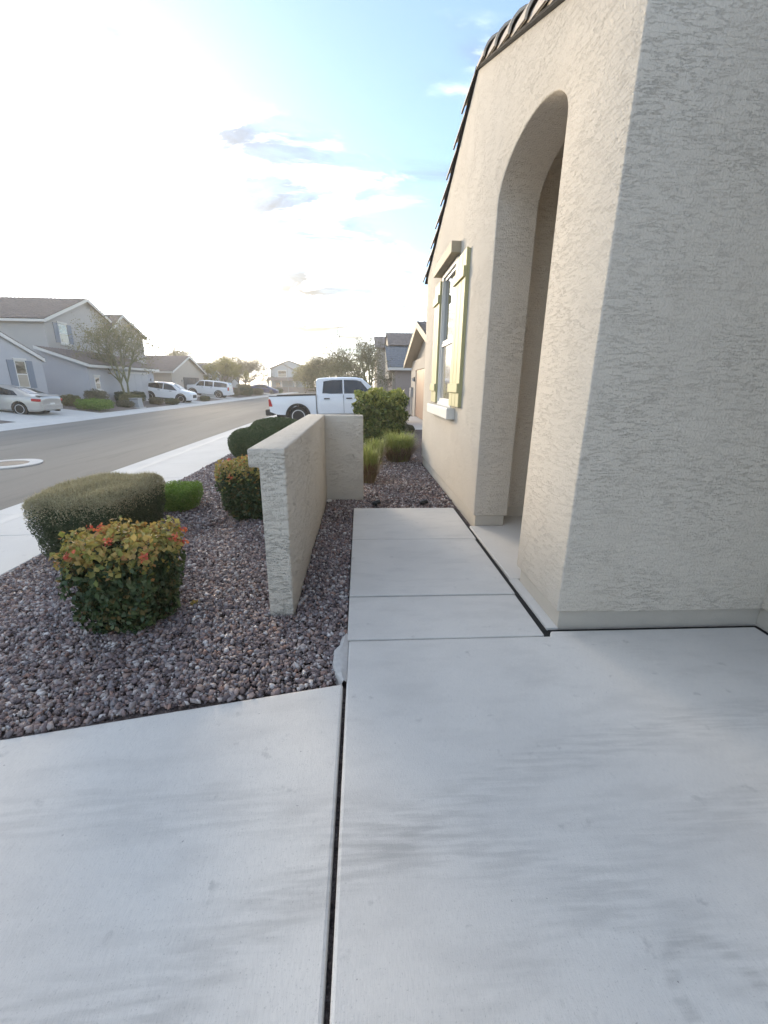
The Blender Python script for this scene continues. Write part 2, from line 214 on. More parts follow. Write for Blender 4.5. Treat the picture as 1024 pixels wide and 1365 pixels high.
# ------------------------------------------------------------------ helpers
ORG = {}
class MB:
    def __init__(s): s.v = []; s.f = []
    def add(s, vs, fs):
        o = len(s.v); s.v.extend([tuple(p) for p in vs]); s.f.extend([tuple(i+o for i in f) for f in fs]); return s
    def box(s, x0, x1, y0, y1, z0, z1):
        x0, x1 = min(x0, x1), max(x0, x1); y0, y1 = min(y0, y1), max(y0, y1)
        return s.add([(x0, y0, z0), (x1, y0, z0), (x1, y1, z0), (x0, y1, z0), (x0, y0, z1), (x1, y0, z1), (x1, y1, z1), (x0, y1, z1)],
                     [(0, 3, 2, 1), (4, 5, 6, 7), (0, 1, 5, 4), (1, 2, 6, 5), (2, 3, 7, 6), (3, 0, 4, 7)])
    def hexa(s, lo, hi):      # 4 lower corners (ccw seen from above), 4 upper
        return s.add(list(lo)+list(hi), [(0, 3, 2, 1), (4, 5, 6, 7), (0, 1, 5, 4), (1, 2, 6, 5), (2, 3, 7, 6), (3, 0, 4, 7)])
    def prism(s, poly, axis, a, b):   # poly of 2-tuples in the two other axes (order xyz minus axis)
        n = len(poly)
        def p3(p, t): return {'x': (t, p[0], p[1]), 'y': (p[0], t, p[1]), 'z': (p[0], p[1], t)}[axis]
        return s.add([p3(p, a) for p in poly]+[p3(p, b) for p in poly], [tuple(range(n)), tuple(range(2*n-1, n-1, -1))]+[(i, i+n, (i+1) % n+n, (i+1) % n) for i in range(n)])
    def tube(s, p, q, r0, r1, n=6, cap=True):
        p, q = Vector(p), Vector(q); d = (q-p)
        if d.length < 1e-6: return s
        d.normalize(); u = d.orthogonal().normalized(); w = d.cross(u); vs = []
        for c, r in ((p, r0), (q, r1)):
            for i in range(n): a = 2*math.pi*i/n; vs.append(c+u*math.cos(a)*r+w*math.sin(a)*r)
        fs = [(i, (i+1) % n, (i+1) % n+n, i+n) for i in range(n)]
        if cap: fs += [tuple(range(n-1, -1, -1)), tuple(range(n, 2*n))]
        return s.add(vs, fs)
    def lathe(s, prof, n=24, axis='z', c=(0, 0, 0)):
        vs = []
        for r, h in prof:
            for i in range(n):
                a = 2*math.pi*i/n; x, y = r*math.cos(a), r*math.sin(a)
                vs.append({'z': (c[0]+x, c[1]+y, c[2]+h), 'y': (c[0]+x, c[1]+h, c[2]+y)}[axis])
        m = len(prof); fs = []
        for k in range(m-1):
            for i in range(n): fs.append((k*n+i, k*n+(i+1) % n, (k+1)*n+(i+1) % n, (k+1)*n+i))
        fs.append(tuple(range(n-1, -1, -1))); fs.append(tuple(range((m-1)*n, m*n)))
        return s.add(vs, fs)
    def grid(s, P):           # P[i][j] points
        n, m = len(P), len(P[0])
        return s.add([p for r in P for p in r], [(i*m+j, i*m+j+1, (i+1)*m+j+1, (i+1)*m+j) for i in range(n-1) for j in range(m-1)])
def root_of(o):
    while o.parent: o = o.parent
    return o
def mesh_obj(name, me, material, parent=None, world=True):
    o = bpy.data.objects.new(name, me); C.objects.link(o)
    if material: me.materials.append(MT[material] if isinstance(material, str) else material)
    if parent is not None:
        o.parent = parent
        if world:
            rt = root_of(parent)
            if rt.type == 'EMPTY': me.transform(Matrix.Translation(-rt.location))
    return o
def obj(name, mb, material, parent=None, world=True, smooth=False, bevel=0, seg=2, fix=True, keep=None):
    me = bpy.data.meshes.new(name); me.from_pydata(mb.v, [], mb.f); me.update()
    if fix or bevel:
        bm = bmesh.new(); bm.from_mesh(me)
        if bevel:
            bmesh.ops.remove_doubles(bm, verts=bm.verts, dist=1e-5)
        if fix: bmesh.ops.recalc_face_normals(bm, faces=bm.faces)
        if bevel:
            eds = [e for e in bm.edges if len(e.link_faces) == 2 and e.calc_face_angle(0) > 0.5 and not (keep and keep(e))]
            bmesh.ops.bevel(bm, geom=eds, offset=bevel, segments=seg, profile=0.5, affect='EDGES', clamp_overlap=True)
        bm.to_mesh(me); bm.free()
    if smooth:
        for p in me.polygons: p.use_smooth = True
        me.set_sharp_from_angle(angle=R(38))
    return mesh_obj(name, me, material, parent, world)
def np_obj(name, V, F, material, parent=None, world=True, smooth=False):
    """V (n,3) floats, F (m,k) ints"""
    me = bpy.data.meshes.new(name); V = np.asarray(V, np.float32); F = np.asarray(F, np.int32); m, k = F.shape
    me.vertices.add(len(V)); me.vertices.foreach_set('co', V.ravel())
    me.loops.add(m*k); me.loops.foreach_set('vertex_index', F.ravel())
    me.polygons.add(m); me.polygons.foreach_set('loop_start', np.arange(0, m*k, k, dtype=np.int32)); me.polygons.foreach_set('loop_total', np.full(m, k, np.int32))
    if smooth: me.polygons.foreach_set('use_smooth', np.ones(m, bool))
    me.update(calc_edges=True); me.validate()
    return mesh_obj(name, me, material, parent, world)
def tag(o, label, cat, group=None):
    o['label'] = label; o['category'] = cat
    if group: o['group'] = group
    return o
def thing(name, label, cat, loc=(0, 0, 0), group=None, rotz=0.0):
    o = bpy.data.objects.new(name, None); C.objects.link(o); o.location = loc; o.rotation_euler = (0, 0, rotz); o.empty_display_size = 0.2
    return tag(o, label, cat, group)
def struct(o): o['kind'] = 'structure'; return o
def stuff(o): o['kind'] = 'stuff'; return o
def lerp(a, b, t): return a+(b-a)*t
def ip(x, xs, ys): return float(np.interp(x, xs, ys))
# ------------------------------------------------------------------ ground heights
def zn(x): return ip(x, [-5.3, -4.5, -3.3, -0.8, 5], [-0.335, -0.235, -0.215, -0.045, -0.03])      # our side
def zn_far(x): return ip(x, [-4.5, -3.3, 3, 6], [-0.24, -0.23, -0.06, 0.0])                         # neighbours' side yards
def zf(x): return ip(x, [-34, -22, -19, -15.5, -14.2], [0.32, 0.32, 0.06, -0.31, -0.33])            # across the street
# ------------------------------------------------------------------ terrain, street, pavement
g = MB(); g.add([(-1500, -1500, -1.2), (1500, -1500, -1.2), (1500, 1500, -1.2), (-1500, 1500, -1.2)], [(0, 1, 2, 3)])
struct(obj('ground', g, 'dirt'))
def strip_sheet(name, xs, zfun, y0, y1, material, ny=2, dz=0.0):
    P = [[(x, y0+(y1-y0)*j/(ny-1), zfun(x)+dz) for j in range(ny)] for x in xs]
    return struct(obj(name, MB().grid(P), material))
strip_sheet('street', [-13.65, -11, -9.5, -8, -5.25], lambda x: ip(x, [-13.65, -9.5, -5.25], [-0.345, -0.27, -0.345]), -40, 130, 'asphalt')
# yards (bed sheets run under the slabs)
o = struct(obj('gravel_bed', MB().grid([[(x, y, (zn(x)-0.012)) for y in (-8, 1, 3, 6, 10, 15.5)] for x in (-3.29, -2.4, -1.6, -0.8, 0, 1.2, 6)]), 'gravel_bed'))
strip_sheet('gravel_yard', [-3.29, -1.5, 0, 3, 6, 30], zn_far, 15.5, 130, 'far_gravel', 3, -0.012)
strip_sheet('gravel_yard', [-60, -34, -22, -19, -17, -15.52], zf, -30, 130, 'far_gravel', 3, -0.01)
def kerb(name, x0, x1, y0, y1, sgn):
    # rolled kerb and gutter, x0 = pavement side, x1 = asphalt side
    prof = [(0.0, 0.0), (0.10, -0.004), (0.22, -0.03), (0.34, -0.085), (0.46, -0.118), (0.8, -0.108)]
    zt = zn(x0) if sgn > 0 else zf(x0)
    L = abs(x1-x0); d = 1 if x1 > x0 else -1; mb = MB()
    poly = [(x0+d*px_*L/0.8, zt+h) for px_, h in prof]+[(x1, zt-0.4), (x0, zt-0.4)]
    mb.prism(poly, 'y', y0, y1)
    return struct(obj(name, mb, 'concrete_plain', smooth=True))
nk = struct(obj('kerb', MB().box(-5.2, -4.55, -39, 129, -0.7, -0.42), 'concrete_plain'))
fk = struct(obj('kerb_opposite', MB().box(-14.15, -13.7, -39, 129, -0.7, -0.42), 'concrete_plain'))
def kerb_runs(par, x0, x1, zt, y0, y1, step):
    prof = [(0.0, 0.0), (0.10, -0.004), (0.22, -0.03), (0.34, -0.08), (0.46, -0.108), (0.8, -0.098)]
    L = abs(x1-x0); d = 1 if x1 > x0 else -1; poly = [(x0+d*a*L/0.8, zt+h) for a, h in prof]+[(x1, zt-0.2), (x0, zt-0.2)]
    base = None; y = y0
    while y < y1-0.01:
        l = min(step, y1-y)
        if base is None or abs(l-step) > 0.01:
            mb = MB().prism(poly, 'y', 0.004, l-0.004); b = obj('kerb_stone', mb, 'concrete_plain', par, smooth=True)
            if base is None and abs(l-step) < 0.01: base = b
        else:
            b = base.copy(); C.objects.link(b)
        b.location = (0, y, 0); y += l
kerb_runs(nk, -4.52, -5.30, -0.232, -3, 36, 3.0)
kerb_runs(nk, -4.52, -5.30, -0.232, 36, 126, 45.0)
kerb_runs(fk, -14.2, -13.6, -0.25, -30, 126, 26.0)
# pavements of slabs
def pavement(name, x0, x1, z0, z1, y0, y1, step, yfar, m='concrete_plain'):
    par = struct(obj(name, MB().grid([[(x0, y0, z0-0.06), (x0, yfar, z0-0.06)], [(x1, y0, z1-0.06), (x1, yfar, z1-0.06)]]), 'concrete_plain'))
    base = None; y = y0
    while y < yfar-0.01:
        l = step if y < y1 else 30.0; l = min(l, yfar-y)
        if base is None or l != step:
            mb = MB(); g_ = 0.005
            mb.hexa([(x0, g_, z0-0.1), (x1, g_, z1-0.1), (x1, l-g_, z1-0.1), (x0, l-g_, z0-0.1)], [(x0, g_, z0), (x1, g_, z1), (x1, l-g_, z1), (x0, l-g_, z0)])
            b = obj('slab', mb, m, par, bevel=0.006, seg=1)
            if base is None: base = b
        else: b = base.copy(); C.objects.link(b)
        b.location = (0, y, 0); y += l
    return par
pavement('sidewalk', -4.515, -3.295, -0.23, -0.205, -4.5, 40, 1.55, 126)
pavement('sidewalk_opposite', -15.5, -14.205, -0.245-0.04, -0.245, -30, -30, 1.55, 126)
# driveway under the camera: two slabs, sloping gently to the street on the left
def poly_slab(name, top, thick, material, parent, bevel=0.012):
    n = len(top); mb = MB(); lo = [(x, y, z-thick) for x, y, z in top]
    mb.add(list(top)+lo, [tuple(range(n)), tuple(range(2*n-1, n-1, -1))]+[(i, i+n, (i+1) % n+n, (i+1) % n) for i in range(n)])
    return obj(name, mb, material, parent, bevel=bevel, seg=2)
drv = struct(obj('driveway', MB().add([(-3.28, -5, -0.30), (2.6, -5, -0.09), (2.6, 2.2, -0.09), (-0.1, 2.2, -0.09), (-0.1, 1.7, -0.09), (-3.28, 1.45, -0.30)], [(0, 1, 2, 3, 4, 5)]), 'joint_black'))
zl = lambda x: ip(x, [-3.29, -0.12, 3], [-0.205, 0.0, 0.0])
poly_slab('slab', [(-0.10, -5, 0), (2.56, -5, 0), (2.60, 2.17, 0), (2.60, 2.287, 0), (1.215, 2.287, 0), (1.19, 2.232, 0), (-0.078, 2.228, 0)], 0.1, 'concrete', drv)
poly_slab('slab', [(-3.285, -5, zl(-3.29)), (-0.112, -5, 0), (-0.097, 1.845, 0), (-3.285, 1.46, zl(-3.29))], 0.1, 'concrete', drv)
wk = struct(obj('walkway', MB().add([(-0.09, 2.2, -0.09), (1.2, 2.2, -0.09), (1.2, 5.08, -0.09), (-0.08, 5.08, -0.09)], [(0, 1, 2, 3)]), 'joint_black'))
for y0, y1, xr in ((2.238, 2.776, 1.160), (2.800, 3.978, 1.172), (3.984, 5.11, 1.190)):
    poly_slab('slab', [(-0.086, y0, 0.0), (xr-0.003, y0-0.004 if y0 > 2.3 else y0+0.002, 0.0), (xr, y1, 0.0), (-0.086, y1, 0.0)], 0.1, 'concrete', wk, bevel=0.007)
mrt = MB(); rnd = random.Random(5); pts = []
for i in range(9): t = i/8; pts.append((-0.1-0.055*math.sin(math.pi*t)**0.7*(0.6+0.6*rnd.random()), 1.86+0.44*t))
P = [[(x, y, -0.004+0.004*rnd.random()) for x, y in pts], [(lerp(x, -0.085, 0.5), y, 0.006+0.006*rnd.random()) for x, y in pts], [(-0.079, y, -0.004) for x, y in pts], [(-0.079, y, -0.09) for x, y in pts]]
P = [[(x-0.02, y, -0.09) for x, y in pts]]+P
tag(obj('mortar_spill', MB().grid(P), 'mortar', smooth=True), 'rough lump of spilled mortar along the walkway edge by the gravel', 'mortar')
# neighbour's driveway on our side and the driveways across
def apron(name, x0, x1, y0, y1, zfun, n=4):
    xs = [lerp(x0, x1, i/n) for i in range(n+1)]
    return struct(obj(name, MB().grid([[(x, y0, zfun(x)+0.012), (x, y1, zfun(x)+0.012)] for x in xs]), 'concrete_plain'))
apron('neighbour_driveway', -3.29, 3.0, 15.6, 22.3, zn_far)
for (a, b, xe) in ((20.2, 26.6, -19.5), (38.0, 44.0, -19.0), (50.4, 56.2, -20.0), (75, 80.5, -21)):
    apron('opposite_driveway', -15.49, xe, a, b, zf)
# manhole with concrete collar in the street
mh = thing('manhole', 'round manhole cover in a concrete collar in the street', 'manhole', (-7.9, 9.75, -0.283))
obj('collar', MB().lathe([(0.62, -0.02), (0.62, 0.004), (0.38, 0.006), (0.38, -0.02)], 40), 'concrete_plain', mh, world=False)
obj('cover', MB().lathe([(0.37, -0.02), (0.37, 0.006), (0.34, 0.008), (0.33, 0.004), (0.05, 0.004)], 40), 'iron', mh, world=False)
# ------------------------------------------------------------------ our house
WX, GY = 1.25, 2.30          # street-side wall plane, near corner plane
TH = 0.38; PKY, PKZ, SL = 5.45, 4.66, 0.417
BZ = 0.125
house = thing('stucco_house', 'beige stucco house with arched entry and shuttered window beside the walkway', 'house', (WX, PKY, 0))
def ztop(y): return PKZ-SL*abs(y-PKY)
A0, A1, AS, AR = 3.03, 4.36, 3.06, 0.32     # arch
W0, W1, WB, WT = 5.86, 6.90, 1.22, 3.06     # window opening
def arch_z(y):
    t = (y-(A0+A1)/2)/((A1-A0)/2); return AS+AR*math.sqrt(max(0, 1-t*t))
mb = MB()
def wall_piece(poly): mb.prism(poly, 'x', WX, WX+TH)
# front wall: one closed skin made of (y,z) cells with an arch and a window hole
ys = [GY, A0]+[A0+(A1-A0)*(0.5-0.5*math.cos(math.pi*i/28)) for i in range(1, 28)]+[A1, W0-0.0, W1, 8.5]
ys = sorted(set(ys+[PKY]))
V = []; F = []; idx = {}
def vid(x, y, z):
    k = (round(x, 5), round(y, 5), round(z, 5))
    if k not in idx: idx[k] = len(V); V.append((x, y, z))
    return idx[k]
def spans(ya, yb):
    ym = (ya+yb)/2
    if A0 < ym < A1: return [((arch_z(ya), arch_z(yb)), (ztop(ya), ztop(yb)))]
    if W0 < ym < W1: return [((BZ, BZ), (WB, WB)), ((WT, WT), (ztop(ya), ztop(yb)))]
    return [((BZ, BZ), (ztop(ya), ztop(yb)))]
for ya, yb in zip(ys[:-1], ys[1:]):
    for (l0, l1), (h0, h1) in spans(ya, yb):
        br = {round(A0, 5): (AS,), round(A1, 5): (AS,), round(W0, 5): (WB, WT), round(W1, 5): (WB, WT)}
        left = [z for z in br.get(round(ya, 5), ()) if l0+1e-4 < z < h0-1e-4]; right = [z for z in br.get(round(yb, 5), ()) if l1+1e-4 < z < h1-1e-4]
        for x in (WX, WX+TH): F.append(tuple([vid(x, ya, l0), vid(x, yb, l1)]+[vid(x, yb, z) for z in right]+[vid(x, yb, h1), vid(x, ya, h0)]+[vid(x, ya, z) for z in left[::-1]]))
        F.append((vid(WX, ya, l0), vid(WX+TH, ya, l0), vid(WX+TH, yb, l1), vid(WX, yb, l1)))
        F.append((vid(WX, ya, h0), vid(WX+TH, ya, h0), vid(WX+TH, yb, h1), vid(WX, yb, h1)))
def jamb(y, z0, z1): F.append((vid(WX, y, z0), vid(WX+TH, y, z0), vid(WX+TH, y, z1), vid(WX, y, z1)))
jamb(GY, BZ, ztop(GY)); jamb(8.5, BZ, ztop(8.5)); jamb(A0, BZ, AS); jamb(A1, BZ, AS); jamb(W0, WB, WT); jamb(W1, WB, WT)
mb.add(V, F)
fw = obj('front_wall', mb, 'stucco', house, bevel=0.012, seg=3, smooth=True, keep=lambda e: all(abs(v.co.x-WX-TH) < 1e-3 for v in e.verts) and all(v.co.y < A0-0.01 for v in e.verts))
# garage-side wall facing the driveway, with its return
GX = 2.62
obj('side_wall', MB().box(WX+TH+0.001, GX-0.001, GY+0.001, GY+0.26, BZ, 3.45), 'stucco', house)
obj('garage_wall', MB().box(GX, GX+0.25, 1.55, GY+0.26, BZ, 3.45), 'stucco', house, bevel=0.012, seg=3, smooth=True)
obj('garage_wall', MB().box(GX, GX+0.25, -3.6, 1.549, 2.35, 3.45), 'stucco', house)
obj('garage_wall', MB().box(GX, GX+0.25, -5.2, -3.601, BZ, 3.45), 'stucco', house)
gd = obj('garage_door', MB().box(GX+0.2, GX+0.24, -3.55, 1.5, 0.0, 2.35), 'door_panel', house)
for r in range(4):
    for c in range(4):
        obj('door_section', MB().box(GX+0.18, GX+0.205, -3.5+c*1.25, -3.5+c*1.25+1.2, 0.05+r*0.57, 0.05+r*0.57+0.52), 'door_panel', gd, bevel=0.012)
# foundation band below the stucco (set back a little)
e = 0.03
fb = MB()
fb.box(WX+e, WX+TH-e, GY+e, A0-e, -0.06, BZ+0.004); fb.box(WX+e, WX+TH-e, A1+e, 8.5-e, -0.12, BZ+0.004)
fb.box(WX+TH-e+0.001, GX+0.2, GY+e+0.001, GY+0.24, -0.06, BZ+0.004); fb.box(GX+e, GX+0.2, 1.56, GY+e-0.001, -0.06, BZ+0.004)
obj('foundation', fb, 'foundation_paint', house)
# porch behind the arch
obj('porch_floor', MB().add([(1.218, A0+0.012, -0.1), (3.4, A0+0.012, -0.1), (3.4, 4.76, -0.1), (WX+TH-0.03, 4.76, -0.1), (WX+TH-0.03, A1+0.012, -0.1), (1.218, A1+0.012, -0.1),
    (1.218, A0+0.012, 0.003), (3.4, A0+0.012, 0.003), (3.4, 4.76, 0.003), (WX+TH-0.03, 4.76, 0.003), (WX+TH-0.03, A1+0.012, 0.003), (1.218, A1+0.012, 0.003)],
    [(5, 4, 3, 2, 1, 0), (6, 7, 8, 9, 10, 11)]+[(i, (i+1) % 6, (i+1) % 6+6, i+6) for i in range(6)]), 'concrete_plain', house, bevel=0.004, seg=1)
obj('porch_step', MB().box(1.205, 1.279, GY+0.02, A0+0.01, -0.1, 0.001), 'concrete_plain', house)
obj('porch_wall', MB().box(WX+TH+0.001, 3.6, 4.72, 4.9, BZ, 3.6), 'stucco', house)
obj('porch_wall', MB().box(WX+TH+0.001, 3.4, 4.735, 4.895, 0.0, BZ+0.003), 'foundation_paint', house)
obj('porch_wall', MB().box(3.4, 3.6, GY+0.262, 4.719, 0.0, 3.6), 'stucco', house)
obj('porch_ceiling', MB().box(WX+TH+0.002, 3.6, GY+0.262, 4.9, 3.601, 3.7), 'stucco', house)
# black expansion joint between slabs and house
ej = thing('expansion_joint', 'black expansion joint strip between the concrete slabs and the house', 'joint', (1.2, 2.3, -0.03))
mbj = MB()
ysj = [2.262+i*0.06 for i in range(48)]; rnd = random.Random(3)
obj('strip', MB().hexa([(1.15, 2.245, -0.08), (1.205, 2.245, -0.08), (1.216, 5.12, -0.08), (1.174, 5.12, -0.08)], [(1.15, 2.245, -0.014), (1.205, 2.245, -0.014), (1.216, 5.12, -0.014), (1.174, 5.12, -0.014)]), 'joint_black', ej)
obj('strip', MB().box(1.21, 2.64, 2.237, 2.314, -0.08, -0.012), 'joint_black', ej)
obj('strip', MB().box(2.587, 2.64, -5, 2.2365, -0.08, -0.012), 'joint_black', ej)
# back of the house (plain volume so that it has depth)
obj('side_wall', MB().box(WX+TH+0.001, 9.0, 8.25, 8.499, -0.1, 3.38), 'stucco', house)
# roof
roof_mb = MB()
def tile_slope(mb, e0, e1, r0, r1, wl=0.30, course=0.36, amp=0.04, lip=0.025, thick=0.03):
    e0, e1, r0, r1 = map(Vector, (e0, e1, r0, r1))
    L = max((e1-e0).length, (r1-r0).length); n = max(4, int(L/wl)*4); H = ((r0+r1)/2-(e0+e1)/2).length; rows = max(2, int(H/course))
    nrm = (e1-e0 if (e1-e0).length > 0.1 else r1-r0).cross(r0-e0 if (r0-e0).length > 0.1 else r1-e1).normalized()
    if nrm.z < 0: nrm = -nrm
    P = []
    for k in range(rows):
        for t, up in ((k/rows, lip), ((k+1)/rows-1e-4, 0.0)):
            a = e0.lerp(r0, t); b = e1.lerp(r1, t)
            P.append([tuple(a.lerp(b, j/n)+nrm*(up+thick+amp*(0.5+0.5*math.cos(2*math.pi*j/4)))) for j in range(n+1)])
    mb.grid(P)
    mb.grid([[tuple(e0), tuple(e1)], [tuple(r0), tuple(r1)]])      # underside
    return mb
tile_slope(roof_mb, (WX+0.1, 2.31, ztop(2.31)+0.01), (9.0, 2.31, ztop(2.31)+0.01), (WX+0.1, PKY, PKZ+0.01), (9.0, PKY, PKZ+0.01), 0.3)
tile_slope(roof_mb, (WX+0.1, 8.75, ztop(8.75)+0.01), (9.0, 8.75, ztop(8.75)+0.01), (WX+0.1, PKY, PKZ+0.01), (9.0, PKY, PKZ+0.01), 0.3)
roof = obj('roof', roof_mb, 'tile_dark', house, smooth=True)
# dark underlay edge under the rake tiles
ul = MB()
for ya, yb in ((PKY, 2.32), (PKY, 8.68)):
    za, zb = ztop(ya), ztop(yb)
    ul.hexa([(WX-0.03, ya, za+0.004), (WX+0.1, ya, za+0.004), (WX+0.1, yb, zb+0.004), (WX-0.03, yb, zb+0.004)], [(WX-0.03, ya, za+0.022), (WX+0.1, ya, za+0.022), (WX+0.1, yb, zb+0.022), (WX-0.03, yb, zb+0.022)])
obj('underlay_edge', ul, 'paper', roof)
def rake_tile(y_hi, y_lo):
    """one tapered half-barrel lying along the rake from its upper (narrow) to its lower (wide, open) end"""
    a = Vector((WX+0.09, y_hi, ztop(y_hi)+0.015)); b = Vector((WX+0.09, y_lo, ztop(y_lo)+0.03)); d = (b-a).normalized(); side = Vector((1, 0, 0)); up = side.cross(d); up = up if up.z > 0 else -up
    mb = MB(); n = 10; rings = []
    for c, r in ((a, 0.115), (b, 0.16), (b, 0.142), (a, 0.10)):
        rings.append([tuple(c+side*(-math.cos(math.pi*i/n)*r)+up*(math.sin(math.pi*i/n)*r*1.05)) for i in range(n+1)])
    mb.grid(rings+[rings[0]])
    return obj('rake_tile', mb, 'tile_rake', roof, smooth=True)
st = 0.43/math.sqrt(1+SL*SL)*1.0
k = 0
y = PKY
while y-st > 2.3: rake_tile(y+0.03, y-st-0.05); y -= st
y = PKY
while y+st < 8.9: rake_tile(y-0.03, y+st+0.05); y += st
# garage roof (out of view above; eaves only)
gr = MB(); tile_slope(gr, (2.3, -5.6, 3.47), (2.3, 1.9, 3.47), (7, -5.6, 5.3), (7, 1.9, 5.3)); obj('garage_roof', gr, 'tile_dark', house, smooth=True)
# window
wn = thing('dummy', 'x', 'x') if False else None
XW = WX-0.065
win = obj('window', MB().box(XW+0.11, XW+0.16, W0+0.0005, W1-0.0005, WB+0.0005, WT-0.0005), 'vinyl_white', house)
def frame_bars(y0, y1, z0, z1, w, x0, x1, name, par):
    m_ = MB(); m_.box(x0, x1, y0, y0+w, z0, z1); m_.box(x0, x1, y1-w, y1, z0, z1); m_.box(x0, x1, y0+w, y1-w, z0, z0+w); m_.box(x0, x1, y0+w, y1-w, z1-w, z1)
    return obj(name, m_, 'vinyl_white', par, bevel=0.004, seg=1)
zm = 2.09
frame_bars(W0+0.002, W1-0.002, WB+0.002, WT-0.002, 0.05, XW+0.05, XW+0.109, 'frame', win)
frame_bars(W0+0.053, W1-0.053, WB+0.053, zm+0.02, 0.045, XW+0.07, XW+0.108, 'sash', win)
frame_bars(W0+0.053, W1-0.053, zm+0.021, WT-0.053, 0.035, XW+0.08, XW+0.107, 'sash', win)
obj('pane', MB().box(XW+0.092, XW+0.1, W0+0.09, W1-0.09, WB+0.09, zm-0.02), 'pane_beige', win)  # beige of the reflection is put into this lower pane's colour
obj('pane', MB().box(XW+0.096, XW+0.102, W0+0.08, W1-0.08, zm+0.05, WT-0.08), 'pane', win)
obj('window_sill', MB().box(WX-0.11, WX+0.05, 5.62, 7.30, 1.07, 1.218), 'trim_white', house, bevel=0.012)
obj('window_header', MB().box(WX-0.12, WX+0.048, 5.80, 7.10, 3.075, 3.205), 'trim_tan', house, bevel=0.008)
for (y0, y1) in ((5.27, 5.84), (6.90, 7.34)):
    sh = obj('shutter', MB().box(WX-0.022, WX-0.002, y0+0.004, y1-0.004, 1.255, 2.985), 'shutter_paint', house)
    nb = 3; w = (y1-y0)/nb
    for i in range(nb): obj('board', MB().box(WX-0.045, WX-0.0225, y0+i*w+0.004, y0+(i+1)*w-0.004, 1.245, 2.995), 'shutter_paint', sh, bevel=0.004, seg=1)
    for z in (1.42, 2.70): obj('batten', MB().box(WX-0.072, WX-0.0455, y0+0.002, y1-0.002, z, z+0.11), 'shutter_paint', sh, bevel=0.004, seg=1)
# ------------------------------------------------------------------ courtyard wall
cw = thing('courtyard_wall', 'low L-shaped pale stucco wall standing in the gravel beside the walkway', 'wall', (-0.5, 4.2, 0))
obj('wall_body', MB().prism([(-0.63, -0.15), (-0.465, -0.15), (-0.465, 1.118), (-0.695, 1.118), (-0.695, 1.0), (-0.63, 1.0)], 'y', 2.60, 5.77), 'stucco_low', cw, bevel=0.014, seg=3, smooth=True)
obj('wing', MB().box(-0.47, 0.04, 5.60, 5.766, -0.15, 1.116), 'stucco_low', cw, bevel=0.014, seg=3, smooth=True)
